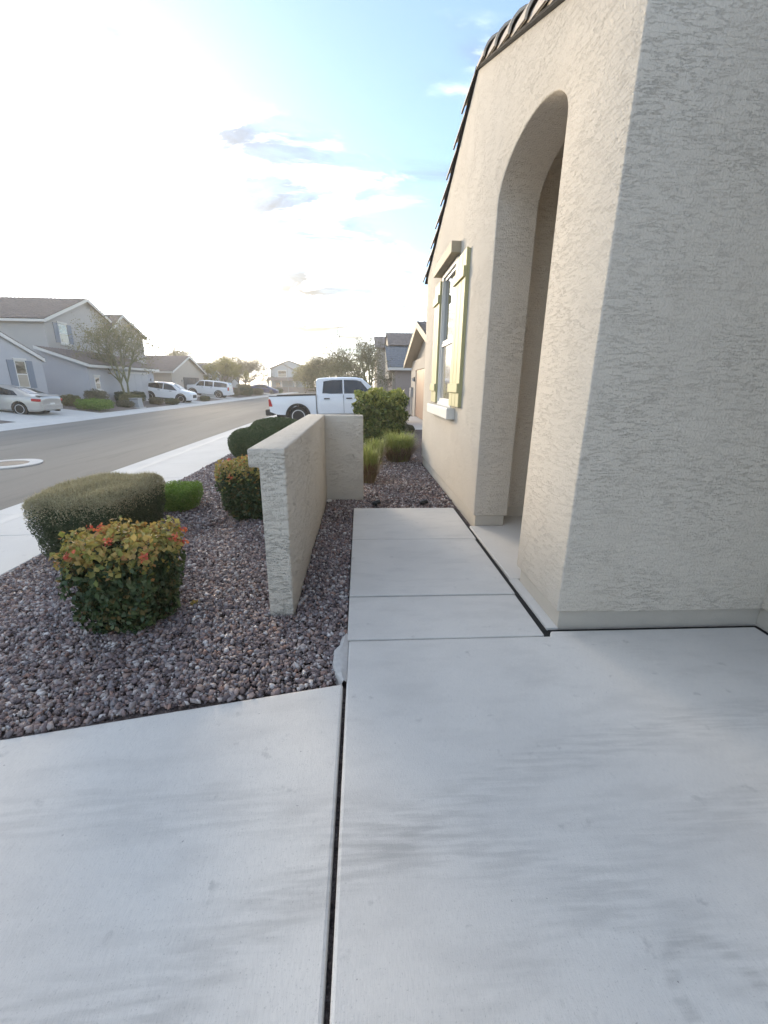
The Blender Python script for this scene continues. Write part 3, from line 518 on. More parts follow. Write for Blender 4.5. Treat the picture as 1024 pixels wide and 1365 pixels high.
# ------------------------------------------------------------------ gravel stones
def stones():
    rng = np.random.default_rng(11)
    t = (1+5**0.5)/2
    ico = np.array([(-1, t, 0), (1, t, 0), (-1, -t, 0), (1, -t, 0), (0, -1, t), (0, 1, t), (0, -1, -t), (0, 1, -t), (t, 0, -1), (t, 0, 1), (-t, 0, -1), (-t, 0, 1)], float); ico /= np.linalg.norm(ico[0])
    icf = np.array([(0, 11, 5), (0, 5, 1), (0, 1, 7), (0, 7, 10), (0, 10, 11), (1, 5, 9), (5, 11, 4), (11, 10, 2), (10, 7, 6), (7, 1, 8), (3, 9, 4), (3, 4, 2), (3, 2, 6), (3, 6, 8), (3, 8, 9), (4, 9, 5), (2, 4, 11), (6, 2, 10), (8, 6, 7), (9, 8, 1)])
    oc = np.array([(1, 0, 0), (-1, 0, 0), (0, 1, 0), (0, -1, 0), (0, 0, 1), (0, 0, -1)], float); ocf = np.array([(0, 2, 4), (2, 1, 4), (1, 3, 4), (3, 0, 4), (2, 0, 5), (1, 2, 5), (3, 1, 5), (0, 3, 5)])
    cb = np.array([(x, y, z) for x in (-.62, .62) for y in (-.62, .62) for z in (-.62, .62)], float); cbf = np.array([(0, 1, 3), (0, 3, 2), (4, 6, 7), (4, 7, 5), (0, 4, 5), (0, 5, 1), (2, 3, 7), (2, 7, 6), (0, 2, 6), (0, 6, 4), (1, 5, 7), (1, 7, 3)])
    def ok(x, y):
        drive = y < np.where(x < -0.1, 1.865+(x+0.11)*0.1213, 2.25)
        walk = (x > -0.10) & (x < 1.3) & (y < 5.125)
        wall = ((x > -0.64) & (x < -0.455) & (y > 2.59) & (y < 5.78)) | ((x > -0.64) & (x < 0.05) & (y > 5.59) & (y < 5.78))
        mort = (x > -0.135) & (y < 2.3) | (x > -0.16) & (y < 1.9)
        return ~(drive | walk | wall | mort | (x < -3.27) | (x > WX+0.0))
    def scatter(n, x0, x1, y0, y1, rmin, rmax, base, faces, lift):
        p = np.column_stack([rng.uniform(x0, x1, n), rng.uniform(y0, y1, n)]); p = p[ok(p[:, 0], p[:, 1])]; n = len(p)
        s = rmin+(rmax-rmin)*rng.random(n)**1.8
        z = np.interp(p[:, 0], [-3.3, -0.8, 5], [-0.215, -0.045, -0.03])+rng.uniform(-0.006, lift, n)+0.012*np.sin(p[:, 0]*5.1+np.sin(p[:, 1]*3.3))*np.cos(p[:, 1]*4.2)
        k = len(base); v = base[None]*(1+rng.uniform(-0.42, 0.42, (n, k, 3)))+rng.normal(0, 0.16, (n, k, 3))
        v = v*np.stack([s*rng.uniform(0.8, 1.35, n), s*rng.uniform(0.7, 1.1, n), s*rng.uniform(0.45, 0.85, n)], 1)[:, None, :]
        # random tilt then spin
        a = rng.uniform(0, 2*np.pi, n); b = rng.normal(0, 0.7, n); c = rng.normal(0, 0.7, n)
        x, y, zz = v[..., 0], v[..., 1], v[..., 2]
        y, zz = y*np.cos(b)[:, None]-zz*np.sin(b)[:, None], y*np.sin(b)[:, None]+zz*np.cos(b)[:, None]
        x, zz = x*np.cos(c)[:, None]-zz*np.sin(c)[:, None], x*np.sin(c)[:, None]+zz*np.cos(c)[:, None]
        x, y = x*np.cos(a)[:, None]-y*np.sin(a)[:, None], x*np.sin(a)[:, None]+y*np.cos(a)[:, None]
        v = np.stack([x+p[:, 0:1], y+p[:, 1:2], zz+z[:, None]], -1)
        return v.reshape(-1, 3), (faces[None]+(np.arange(n)*k)[:, None, None]).reshape(-1, 3)
    parts = [scatter(26000, -3.27, -0.09, 1.45, 4.6, 0.007, 0.022, ico, icf, 0.018), scatter(34000, -3.27, -0.09, 1.45, 4.6, 0.007, 0.021, cb, cbf, 0.02), scatter(30000, -3.27, 0.1, 4.6, 9.0, 0.013, 0.026, oc, ocf, 0.02), scatter(13000, -0.4, 1.25, 5.1, 9.0, 0.011, 0.024, oc, ocf, 0.02),
             scatter(16000, -3.27, 1.9, 9.0, 15.5, 0.018, 0.034, oc, ocf, 0.02)]
    V, F, o_ = [], [], 0
    for v, f in parts: V.append(v); F.append(f+o_); o_ += len(v)
    o = np_obj('gravel', np.concatenate(V), np.concatenate(F), 'stone'); stuff(o)
    tag(o, 'purple-brown crushed granite gravel covering the front yard', 'gravel')
stones()
def blob_stone(loc, r, material, label):
    bm = bmesh.new(); bmesh.ops.create_icosphere(bm, subdivisions=2, radius=1); rr = random.Random(7)
    for v in bm.verts: v.co *= rr.uniform(0.85, 1.12); v.co = Vector((v.co.x*r*1.2, v.co.y*r, v.co.z*r*0.75))
    me = bpy.data.meshes.new('stone'); bm.to_mesh(me); bm.free(); o = mesh_obj('stone', me, material); o.location = loc
    tag(o, label, 'stone')
blob_stone((-0.425, 5.50, -0.01), 0.035, 'white_stone', 'pale rounded stone at the inner corner of the courtyard wall')
# black path spotlights at the end of the walk
for x, y, lab in ((0.20, 5.27, 'small black garden spotlight behind the walkway end, nearer the courtyard wall'), (0.83, 5.28, 'small black garden spotlight behind the walkway end, nearer the house wall')):
    s = thing('garden_spotlight', lab, 'spotlight', (x, y, -0.03), 'garden spotlights at the walkway end')
    obj('stake', MB().tube((0, 0, -0.08), (0, 0, 0.05), 0.008, 0.008), 'black_metal', s, world=False)
    obj('head', MB().tube((-0.045, 0.0, 0.045), (0.05, 0.03, 0.062), 0.022, 0.03, 12), 'black_metal', s, world=False, smooth=True)
    obj('bracket', MB().box(-0.02, 0.02, -0.035, -0.02, 0.015, 0.06), 'black_metal', s, world=False)
# ------------------------------------------------------------------ plants
def leaves(P, Nn, size, rng, jitter=0.6, aspect=0.55, fold=0.25):
    """kite-shaped folded leaves at points P, roughly facing Nn"""
    n = len(P); nn = Nn+rng.normal(0, jitter, (n, 3)); nn /= np.linalg.norm(nn, axis=1, keepdims=True)+1e-9
    r = rng.normal(0, 1, (n, 3)); u = np.cross(nn, r); u /= np.linalg.norm(u, axis=1, keepdims=True)+1e-9; w = np.cross(nn, u)
    s = (size*rng.uniform(0.6, 1.3, n))[:, None]
    a = P-u*s*0.5; b = P+u*s*0.5-nn*s*0.12; c = P+w*s*aspect*0.5+nn*s*fold*0.4; d = P-w*s*aspect*0.5+nn*s*fold*0.4
    V = np.stack([a, c, b, d], 1).reshape(-1, 3); i = (np.arange(n)*4)[:, None]
    F = np.concatenate([i+np.array([[0, 1, 2]]), i+np.array([[0, 2, 3]])], 1).reshape(-1, 3)
    return V, F
def shell(n, half, rng, p=4.0, r0=0.8, r1=1.03, taper=0.25, lump=0.05, zlo=0.0):
    """points in the outer shell of a rounded block (superellipsoid), narrowed at the foot; z from 0 to 2*half.z"""
    d = rng.uniform(-1, 1, (n, 3)); ax_ = rng.integers(0, 3, n); d[np.arange(n), ax_] = np.sign(d[np.arange(n), ax_]); q = (np.abs(d)**p).sum(1)**(1/p); d /= q[:, None]
    r = r0+(r1-r0)*rng.random(n)**0.6
    ph = d*3.1; r = r*(1+lump*(np.sin(ph[:, 0]*2.1+1)*np.cos(ph[:, 1]*1.7)+0.6*np.sin(ph[:, 2]*3+ph[:, 0]*2.5)))
    q = d*r[:, None]; z01 = np.clip((q[:, 2]+1)/2, 0, 1); k = 1-taper*(1-z01)**1.5
    P = np.column_stack([q[:, 0]*half[0]*k, q[:, 1]*half[1]*k, (q[:, 2]+1)*half[2]+zlo])
    nrm = np.sign(d)*np.abs(d)**(p-1); nrm /= np.linalg.norm(nrm, axis=1, keepdims=True)+1e-9
    return P, nrm, z01
def stems(name, par, half, rng, n=14, material='twig', spread=0.7, zt=0.8):
    m_ = MB()
    for i in range(n):
        a = rng.uniform(0, 2*math.pi); r = spread*rng.random()**0.5; q = (math.cos(a)*half[0]*r, math.sin(a)*half[1]*r, half[2]*2*zt*rng.uniform(0.6, 1))
        b = (q[0]*0.25, q[1]*0.25, -0.05); mid = (q[0]*0.55+rng.normal(0, 0.02), q[1]*0.55, q[2]*0.45)
        m_.tube(b, mid, 0.012, 0.008, 5); m_.tube(mid, q, 0.008, 0.004, 5)
    return obj(name, m_, material, par, world=False)
def shrub(name, label, loc, half, n, size, material, seed, p=4.0, taper=0.25, tips=None, tip_from=0.72, flowers=0, lump=0.05, group=None, rotz=0.0, twigs=10, aspect=0.55, r0=0.72, jitter=0.7, cat='bush'):
    rng = np.random.default_rng(seed)
    t = thing(name, label, cat, loc, group, rotz)
    if twigs: stems('stem', t, half, rng, twigs)
    P, N, z = shell(n, half, rng, p, r0, 1.03, taper, lump)
    sel = np.zeros(len(P), bool)
    if tips: sel = (z+rng.normal(0, 0.09, len(P)) > tip_from) & (N[:, 2] > -0.3)
    Va, Fa = leaves(P[~sel], N[~sel], size, rng, jitter, aspect)
    Pi, Ni, zi = shell(int(n*0.22), half, rng, p, 0.45, r0+0.08, taper, lump); Vb, Fb = leaves(Pi, Ni, size*2.2, rng, 0.35, 0.7)
    o = np_obj('foliage', np.concatenate([Va, Vb]), np.concatenate([Fa, Fb+len(Va)]), material, t, world=False); stuff(o)
    if tips:
        o = np_obj('young_foliage', *leaves(P[sel]+N[sel]*0.01, N[sel], size*1.0, rng, jitter+0.3, aspect), tips, t, world=False); stuff(o)
    if flowers:
        P2, N2, z2 = shell(4000, half, rng, p, 0.99, 1.06, taper, lump); s2 = np.where((z2 > 0.8))[0]
        for k_ in rng.choice(s2, flowers, replace=False):
            c = P2[k_]+N2[k_]*0.02+np.array([0, 0, rng.uniform(0, 0.03)]); m = 16
            q = c+rng.normal(0, 0.013, (m, 3)); V_, F_ = leaves(q, np.tile(N2[k_], (m, 1)), 0.026, rng, 0.9, 0.8)
            np_obj('blossom', V_, F_, 'petal', t, world=False)
    return t
hg = shrub('clipped_hedge', 'large boxy clipped olive hedge with pale dry top beside the sidewalk', (-2.63, 4.28, -0.19), (0.43, 0.62, 0.35), 80000, 0.019, 'leaf_sage', 1, p=5.5, taper=0.20, tips='leaf_sage_tip', tip_from=0.80, r0=0.8, aspect=0.4, lump=0.03, cat='hedge')
fbush = shrub('flowering_shrub', 'boxy leafy shrub with orange blossoms on yellow top growth in front of hedge', (-1.585, 2.69, -0.11), (0.33, 0.31, 0.325), 6500, 0.042, 'leaf_dark', 2, p=4.5, taper=0.28, tips='leaf_young', tip_from=0.78, flowers=9, lump=0.12, aspect=0.72, twigs=16)
shrub('low_shrub', 'small low bright green clump on gravel behind the clipped hedge', (-2.45, 5.60, -0.165), (0.32, 0.32, 0.19), 9000, 0.026, 'leaf_lime', 3, p=3.2, taper=0.35, lump=0.06, aspect=0.3)
shrub('flowering_shrub', 'boxy shrub with orange blossoms close behind the courtyard wall end', (-1.33, 5.05, -0.08), (0.38, 0.36, 0.345), 6500, 0.042, 'leaf_dark', 4, p=4.5, taper=0.3, tips='leaf_young', tip_from=0.80, flowers=12, lump=0.07, aspect=0.7, twigs=16)
shrub('dome_shrub', 'smooth dark green clipped dome shrub nearer the courtyard wall', (-2.30, 9.6, -0.16), (0.62, 0.8, 0.37), 24000, 0.03, 'leaf_dome', 5, p=2.3, taper=0.1, lump=0.02, r0=0.86, aspect=0.5)
shrub('dome_shrub', 'smooth dark green clipped dome shrub farther along toward the white pickup', (-2.35, 12.2, -0.16), (0.75, 0.9, 0.375), 22000, 0.035, 'leaf_dome', 6, p=2.3, taper=0.1, lump=0.02, r0=0.86, aspect=0.5)
shrub('leafy_shrub', 'tall boxy bright green leafy shrub in front of the white pickup', (0.56, 11.7, -0.06), (0.70, 0.62, 0.70), 8500, 0.10, 'leaf_green', 7, p=3.6, taper=0.2, tips='leaf_bright', tip_from=0.82, lump=0.12, aspect=0.62, twigs=14)
def hedge_tips(par, half, n, seed):
    rng = np.random.default_rng(seed); P, N, z = shell(n*4, half, rng, 5.5, 0.97, 1.02, 0.2, 0.03); P = P[z > 0.86][:n]; n = len(P)
    d = np.column_stack([rng.normal(0, 0.35, n), rng.normal(0, 0.35, n), np.ones(n)]); L = rng.uniform(0.02, 0.055, n)[:, None]; a = rng.uniform(0, 6.28, n); w = np.column_stack([np.cos(a), np.sin(a), 0*a])*0.0022
    V = np.stack([P-w, P+w, P+d*L], 1).reshape(-1, 3); stuff(np_obj('dry_tips', V, np.arange(n*3).reshape(-1, 3), 'leaf_sage_tip', par, world=False))
def grass_clump(label, loc, rad, h, n, seed, dry=0.4):
    rng = np.random.default_rng(seed); t = thing('grass_clump', label, 'ornamental grass', loc)
    for nm, m_, cnt, hh, out in (('green_blades', 'blade_green', int(n*(1-dry)), h, 0.75), ('dry_blades', 'blade_dry', int(n*dry), h*0.62, 1.05)):
        a = rng.uniform(0, 2*np.pi, cnt); r = rad*0.45*rng.random(cnt)**0.5; b = np.column_stack([np.cos(a)*r, np.sin(a)*r, np.full(cnt, -0.02)])
        L = hh*rng.uniform(0.7, 1.15, cnt); k = rad*out*rng.uniform(0.25, 1.0, cnt); a2 = a+rng.normal(0, 0.5, cnt)
        dirx = np.column_stack([np.cos(a2), np.sin(a2), np.zeros(cnt)]); sdv = np.column_stack([-np.sin(a2), np.cos(a2), np.zeros(cnt)])*0.0048
        pts = [b, b+dirx*(k*0.25)[:, None]+np.array([0, 0, 1])*(L*0.5)[:, None], b+dirx*(k*0.6)[:, None]+np.array([0, 0, 1])*(L*0.88)[:, None], b+dirx*k[:, None]+np.array([0, 0, 1])*(L*rng.uniform(0.75, 1.05, cnt))[:, None]]
        V = []; w = (1.0, 0.9, 0.6, 0.12)
        for q, ww in zip(pts, w): V += [q-sdv*ww, q+sdv*ww]
        V = np.stack(V, 1).reshape(-1, 3); i = (np.arange(cnt)*8)[:, None]
        F = np.concatenate([i+np.array([[0, 1, 3, 2]]), i+np.array([[2, 3, 5, 4]]), i+np.array([[4, 5, 7, 6]])], 1).reshape(-1, 4)
        stuff(np_obj(nm, V, F, m_, t, world=False))
hedge_tips(hg, (0.43, 0.62, 0.35), 9000, 77)
grass_clump('tuft of ornamental grass with dry brown base behind the courtyard wall', (0.10, 6.75, -0.05), 0.28, 0.60, 1500, 21, 0.5)
grass_clump('rounded tuft of green ornamental grass beside the far house corner', (0.80, 8.75, -0.05), 0.46, 0.60, 2600, 22, 0.4)
grass_clump('small wispy tuft of ornamental grass under the leafy shrub', (0.28, 8.3, -0.05), 0.30, 0.55, 700, 23, 0.3)
shrub('seedling', 'tiny yellow-green seedling on the gravel beside the flowering shrub', (-1.22, 2.82, -0.075), (0.03, 0.025, 0.018), 30, 0.022, 'leaf_young', 31, twigs=0, cat='plant')
# ------------------------------------------------------------------ trees
def tree(label, loc, h, seed, leafmat, nleaf, lsize, spread=0.55, bark='bark', trunk_h=0.22, r=0.11, droop=0.0, forks=4, name='desert_tree', group='street trees', depth=5, multi=1):
    rr = random.Random(seed); t = thing(name, label, 'tree', loc, group); tb = MB(); ends = []
    def grow(p, d, L, rad, k):
        segs = 2; q = p
        for s in range(segs):
            d2 = (d+Vector((rr.gauss(0, 0.13), rr.gauss(0, 0.13), rr.gauss(0, 0.08)-droop*(depth-k)*0.04))).normalized(); nq = q+d2*(L/segs)
            tb.tube(q, nq, rad*(1-0.18*s), rad*(1-0.18*(s+1)), 6 if k > 2 else 4, cap=False); q = nq; d = d2
            if k <= 2: ends.append(tuple(q))
        if k == 0: return
        n = rr.choice((2, 3)) if k < depth else forks
        for i in range(n):
            ax = d.orthogonal().normalized(); ax.rotate(Matrix.Rotation(2*math.pi*(i+rr.random()*0.6)/n, 4, d) if True else None)
            ang = rr.uniform(0.35, 0.85)*spread*1.4; nd = (d*math.cos(ang)+ax*math.sin(ang)).normalized()
            grow(q, nd, L*rr.uniform(0.62, 0.88), rad*0.64, k-1)
    for i in range(multi):
        a = rr.uniform(0, 6.28); d0 = Vector((math.cos(a)*0.25*(multi > 1), math.sin(a)*0.25*(multi > 1), 1)).normalized()
        grow(Vector((0, 0, -0.1)), d0, h*trunk_h, r/multi**0.5, depth)
    me_z = max(v[2] for v in tb.v); s = h/me_z
    tb.v = [(x*s, y*s, z*s) for x, y, z in tb.v]
    obj('trunk', tb, bark, t, world=False, smooth=True, fix=False)
    if nleaf:
        rng = np.random.default_rng(seed); E_ = np.array(ends)*s; P = E_[rng.integers(0, len(E_), nleaf)]+rng.normal(0, h*0.035, (nleaf, 3)); P[:, 2] = np.maximum(P[:, 2], h*0.2)
        stuff(np_obj('crown', *leaves(P, rng.normal(0, 1, P.shape), lsize, rng, 0.8, 0.4), leafmat, t, world=False))
    return t
tree('wispy pale olive tree in front of the grey two-storey house', (-17.6, 33.6, zf(-17.6)), 6.2, 41, 'leaf_palo', 8500, 0.13, 0.6, 'bark_green', 0.25, 0.13, depth=5, multi=2)
tree('yellow-green tree showing over roofs right behind the grey two-storey house', (-31.0, 55, 0.2), 6.0, 42, 'leaf_yellow', 4000, 0.18, 0.55, depth=4)
tree('bushy yellow-green young tree beside the white sport utility vehicle', (-18.6, 61.5, zf(-18.6)), 4.7, 43, 'leaf_yellow', 8000, 0.17, 0.55, 'bark_green', 0.2, 0.08, depth=4, multi=2)
tree('rounded grey-brown almost bare tree beside the dark blue car', (-18.8, 71.5, zf(-18.8)), 6.5, 44, 'leaf_grey', 6500, 0.17, 0.62, 'bark', 0.22, 0.12, multi=2)
tree('sparse spreading tree behind bushy young tree on far side', (-20.5, 68.0, 0.1), 5.6, 45, 'leaf_palo', 2600, 0.14, 0.6, 'bark', 0.24, 0.10)
tree('tall pale bare-limbed tree beyond the white pickup cab', (-0.2, 49, -0.1), 7.2, 46, 'leaf_palo', 4200, 0.13, 0.62, 'bark', 0.22, 0.15, multi=2)
tree('weeping grey-green tree beyond the white pickup bed', (-2.9, 45, -0.2), 5.2, 47, 'leaf_grey', 6500, 0.15, 0.66, 'bark_green', 0.22, 0.12, droop=1.0, multi=2)
tree('olive tree with loose crown between the weeping tree and far house', (-5.6, 66, -0.2), 6.0, 48, 'leaf_palo', 5200, 0.17, 0.66, 'bark_green', 0.22, 0.12, droop=0.5, multi=2)
tree('yellow tinted tree far up the street behind weeping tree', (-3.0, 72, -0.2), 6.6, 49, 'leaf_yellow', 5200, 0.18, 0.6, 'bark', 0.22, 0.12, multi=2)
tree('drooping grey-green tree in front of the far two-storey tan house', (1.0, 33.5, -0.1), 5.0, 50, 'leaf_grey', 5200, 0.12, 0.62, 'bark_green', 0.22, 0.11, droop=1.2, multi=2)
tree('low olive tree right of the far pale blue house', (-9.0, 96, -0.2), 5.2, 51, 'leaf_palo', 3600, 0.2, 0.66, 'bark', 0.22, 0.12, multi=2)
tree('broad grey tree far up the street before the horizon', (2.5, 84, 0), 7.5, 52, 'leaf_grey', 4000, 0.22, 0.6, 'bark', 0.22, 0.14, multi=2)
tree('pale olive tree left of the far pale blue house', (-24.5, 97, 0), 6.0, 53, 'leaf_palo', 4000, 0.2, 0.6, 'bark', 0.22, 0.12, multi=2)
tree('hazy olive tree between the dark blue car and far pale blue house', (-11.2, 90, -0.3), 5.6, 54, 'leaf_yellow', 6000, 0.2, 0.66, 'bark', 0.22, 0.12, multi=2)
tree('broad yellowish tree behind the weeping tree row past the pickup', (-7.4, 78, -0.3), 6.6, 55, 'leaf_palo', 7000, 0.2, 0.66, 'bark', 0.22, 0.12, multi=2)
tree('feathery tree rising behind the beige house roofs', (-27.5, 69, 0.2), 7.0, 56, 'leaf_palo', 5000, 0.18, 0.6, 'bark', 0.22, 0.12, multi=2)
tree('rounded tree at the bend behind the dark blue car', (-22.5, 88, 0.1), 6.6, 57, 'leaf_grey', 6000, 0.2, 0.62, 'bark', 0.22, 0.12, multi=2)
# far shrubs across the street: (x, y, half sizes, material, label)
fs = [(-16.6, 27.9, (1.1, 0.85, 0.36), 'leaf_lime', 'broad low bright green mound shrub beside the silver coupe'),
      (-18.2, 31.0, (0.75, 0.7, 0.52), 'leaf_grey', 'grey-green bushy shrub before the plain side wall of the grey house'),
      (-17.6, 28.9, (0.5, 0.5, 0.28), 'leaf_grey', 'small grey shrub behind the bright green mound'),
      (-18.4, 28.6, (0.55, 0.5, 0.36), 'leaf_palo', 'olive shrub at the corner of the single-storey gabled house'),
      (-17.4, 30.1, (0.45, 0.45, 0.25), 'leaf_palo', 'low olive shrub between the mound and the grey bushy shrub'),
      (-16.9, 32.9, (0.8, 0.7, 0.44), 'leaf_palo', 'wide olive shrub at the foot of the wispy tree'),
      (-16.6, 31.5, (0.6, 0.5, 0.24), 'leaf_grey', 'low grey shrub left of the utility box'),
      (-18.3, 34.4, (0.5, 0.5, 0.42), 'leaf_dark', 'dark shrub under the small ground-floor window'),
      (-18.0, 36.2, (0.6, 0.5, 0.44), 'leaf_dark', 'dark shrub in front of the pale garage door'),
      (-16.6, 36.2, (0.55, 0.5, 0.28), 'leaf_grey', 'small grey shrub beside the driveway of the white crossover'),
      (-15.95, 37.6, (0.55, 0.7, 0.26), 'leaf_dark', 'dark low shrub in front of the white crossover'),
      (-15.95, 45.5, (0.5, 0.6, 0.25), 'leaf_dark', 'low dark shrub between the two white vehicles'),
      (-17.2, 60.0, (1.0, 1.0, 0.55), 'leaf_grey', 'grey brushy shrub under the bushy young tree'),
      (-16.6, 64.5, (1.0, 1.2, 0.6), 'leaf_dark', 'dark shrub between the young tree and the bare tree'),
      (-16.2, 70.0, (0.9, 1.0, 0.55), 'leaf_grey', 'rounded grey shrub before the dark blue car'),
      (-15.9, 86.0, (0.9, 1.0, 0.5), 'leaf_dome', 'dark green round shrub beyond the dark blue car'),
      (-17.4, 66.5, (1.2, 1.0, 0.8), 'leaf_palo', 'tall olive shrub under the bare tree'),
      (1.6, 14.6, (0.25, 0.25, 0.16), 'leaf_grey', 'tiny grey shrub on gravel near the neighbouring driveway')]
for i, (x, y, hf, m_, lab) in enumerate(fs):
    z = zf(x) if x < -10 else zn_far(x)
    shrub('shrub', lab, (x, y, z-0.02), hf, 2600, 0.085 if y < 50 else 0.12, m_, 60+i, p=2.4, taper=0.1, lump=0.12, twigs=5, r0=0.6, group='shrubs in the yards', jitter=1.0)
# ------------------------------------------------------------------ houses along the street
def window_unit(par, plane, axis, a0, a1, z0, z1, out, material='pane', sill=True, head=True, shutters=None):
    """window on a wall plane. axis 'x': plane is x=const and the unit spans y; out = +1/-1 outward sign"""
    def bx(p0, p1, q0, q1, r0, r1):
        return MB().box(plane+out*p0, plane+out*p1, q0, q1, r0, r1) if axis == 'x' else MB().box(q0, q1, plane+out*p0, plane+out*p1, r0, r1)
    w = obj('window', bx(-0.05, 0.02, a0, a1, z0, z1), 'vinyl_white', par)
    zm_ = (z0+z1)/2
    obj('pane', bx(0.0, 0.028, a0+0.07, a1-0.07, z0+0.07, zm_-0.03), 'pane_beige', w)
    obj('pane', bx(0.0, 0.026, a0+0.07, a1-0.07, zm_+0.03, z1-0.07), material, w)
    if sill: obj('sill', bx(-0.02, 0.09, a0-0.12, a1+0.12, z0-0.14, z0-0.003), 'trim_white', w)
    if head: obj('header', bx(-0.02, 0.08, a0-0.06, a1+0.06, z1+0.003, z1+0.12), 'trim_white', w)
    if shutters:
        for (s0, s1) in ((a0-0.5, a0-0.03), (a1+0.03, a1+0.5)): obj('shutter', bx(0.0, 0.05, s0, s1, z0, z1), shutters, par)
    return w
def gable_x(par, x0, x1, y0, y1, zb, ze, zp, wallm, roofm, yp=None, over=0.35, name='roof', fascia='trim_white'):
    """block with ridge along x: gables face +-x"""
    yp = (y0+y1)/2 if yp is None else yp
    obj('wall', MB().prism([(y0, zb), (y1, zb), (y1, ze), (yp, zp), (y0, ze)], 'x', x0, x1), wallm, par)
    s0 = (zp-ze)/(yp-y0); s1 = (zp-ze)/(y1-yp); m_ = MB()
    tile_slope(m_, (x0-0.2, y0-over, ze-s0*over+0.02), (x1+over, y0-over, ze-s0*over+0.02), (x0-0.2, yp, zp+0.02), (x1+over, yp, zp+0.02))
    tile_slope(m_, (x0-0.2, y1+over, ze-s1*over+0.02), (x1+over, y1+over, ze-s1*over+0.02), (x0-0.2, yp, zp+0.02), (x1+over, yp, zp+0.02))
    r = obj(name, m_, roofm, par, smooth=True)
    for (ya, za, sg) in ((y0-over, ze-s0*over, -1), (y1+over, ze-s1*over, 1)):
        obj('fascia', MB().box(x0-0.2, x1+over, ya-0.02, ya+0.02, za-0.15, za+0.018), fascia, r)
        xa = x1+over
        obj('barge_board', MB().hexa([(xa-0.03, ya, za-0.15), (xa+0.012, ya, za-0.15), (xa+0.012, yp, zp-0.15), (xa-0.03, yp, zp-0.15)], [(xa-0.03, ya, za+0.06), (xa+0.012, ya, za+0.06), (xa+0.012, yp, zp+0.06), (xa-0.03, yp, zp+0.06)]), fascia, r)
    return r
def gable_left(par, *a, **k): return gable_x(par, *a, **k)
def garage(par, x, y0, y1, z0, z1, material, rows=4, cols=4, out=1):
    d = obj('garage_door', MB().box(x-0.1, x+0.01*out, y0, y1, z0, z1), material, par)
    hr = (z1-z0)/rows; wc = (y1-y0)/cols
    for r_ in range(rows):
        for c_ in range(cols): obj('door_section', MB().box(x, x+0.03*out, y0+c_*wc+0.04, y0+(c_+1)*wc-0.04, z0+r_*hr+0.03, z0+(r_+1)*hr-0.03), material, d)
    return d
# A: single-storey front-gabled house nearest on the far side
hA = thing('gabled_house', 'single-storey grey stucco gabled house with blue-shuttered window behind silver coupe', 'house', (-23, 24.6, 0.3))
gable_x(hA, -27.5, -19.5, 20.6, 28.35, 0.0, 2.82, 4.35, 'far_grey', 'tile_grey', over=0.12)
window_unit(hA, -19.5, 'x', 26.1, 26.95, 1.1, 2.62, 1, shutters='shutter_blue')
garage(hA, -19.47, 20.9, 24.6, 0.1, 2.3, 'door_panel')
# B: two-storey house
hB = thing('two_storey_house', 'large grey two-storey stucco house with tiled gables behind the wispy tree', 'house', (-25, 38, 0.3))
gable_x(hB, -33, -22, 33.0, 43.0, 0.0, 5.72, 7.75, 'far_grey_up', 'tile_grey', over=0.35)
gable_x(hB, -33, -21.6, 40.2, 46.1, 0.0, 5.85, 7.25, 'far_grey_up', 'tile_grey', yp=42.4, over=0.3)
obj('wall', MB().box(-22.01, -19.0, 31.9, 41.6, 0.0, 2.72), 'far_grey', hB)
obj('wall', MB().prism([(-22.0, 2.72), (-19.0, 2.72), (-22.0, 3.70)], 'y', 31.9, 41.6), 'far_grey', hB)
m_ = MB(); tile_slope(m_, (-18.6, 31.5, 2.62), (-18.6, 42.0, 2.62), (-22.0, 31.5, 3.75), (-22.0, 42.0, 3.75)); lr = obj('porch_roof', m_, 'tile_grey', hB, smooth=True)
obj('fascia', MB().box(-18.63, -18.58, 31.5, 42.0, 2.46, 2.64), 'trim_white', lr)
obj('barge_board', MB().hexa([(-22, 31.48, 3.6), (-22, 31.44, 3.6), (-18.6, 31.44, 2.47), (-18.6, 31.48, 2.47)], [(-22, 31.48, 3.8), (-22, 31.44, 3.8), (-18.6, 31.44, 2.67), (-18.6, 31.48, 2.67)]), 'trim_white', lr)
window_unit(hB, -22, 'x', 34.35, 35.3, 4.2, 5.55, 1, shutters='shutter_blue')
window_unit(hB, -21.6, 'x', 42.7, 43.4, 4.75, 5.65, 1)
window_unit(hB, -19.0, 'x', 32.5, 33.1, 0.95, 1.85, 1)
garage(hB, -18.98, 35.7, 40.4, 0.05, 2.15, 'door_panel')
obj('door_trim', MB().box(-19.02, -18.93, 35.6, 40.5, 2.16, 2.32), 'trim_white', hB)
def sconce(par, x, y, z, out=1):
    s = obj('wall_light', MB().box(x, x+0.06*out, y-0.06, y+0.06, z, z+0.22), 'black_metal', par); obj('lamp_glass', MB().box(x+0.062*out, x+0.14*out, y-0.05, y+0.05, z+0.02, z+0.17), 'light_clear', s)
sconce(hB, -19.0, 40.95, 1.6)
# C: single-storey tan house with front gable
hC = thing('gabled_house', 'single-storey beige house with dark garage door behind the white vehicles', 'house', (-24, 53.5, 0.3))
gable_x(hC, -31, -20.3, 48.6, 58.2, 0.0, 2.75, 4.45, 'far_tan', 'tile_grey', over=0.35)
garage(hC, -20.27, 51.6, 56.4, 0.1, 2.1, 'door_dark')
gable_x(hC, -29, -20.9, 58.25, 66.5, 0.0, 2.6, 3.9, 'far_blue', 'tile_grey', over=0.3)
window_unit(hC, -20.9, 'x', 62.4, 63.4, 1.0, 2.2, 1); window_unit(hC, -20.9, 'x', 59.5, 60.7, 0.3, 2.2, 1, sill=False)
sconce(hC, -20.3, 51.2, 1.6)
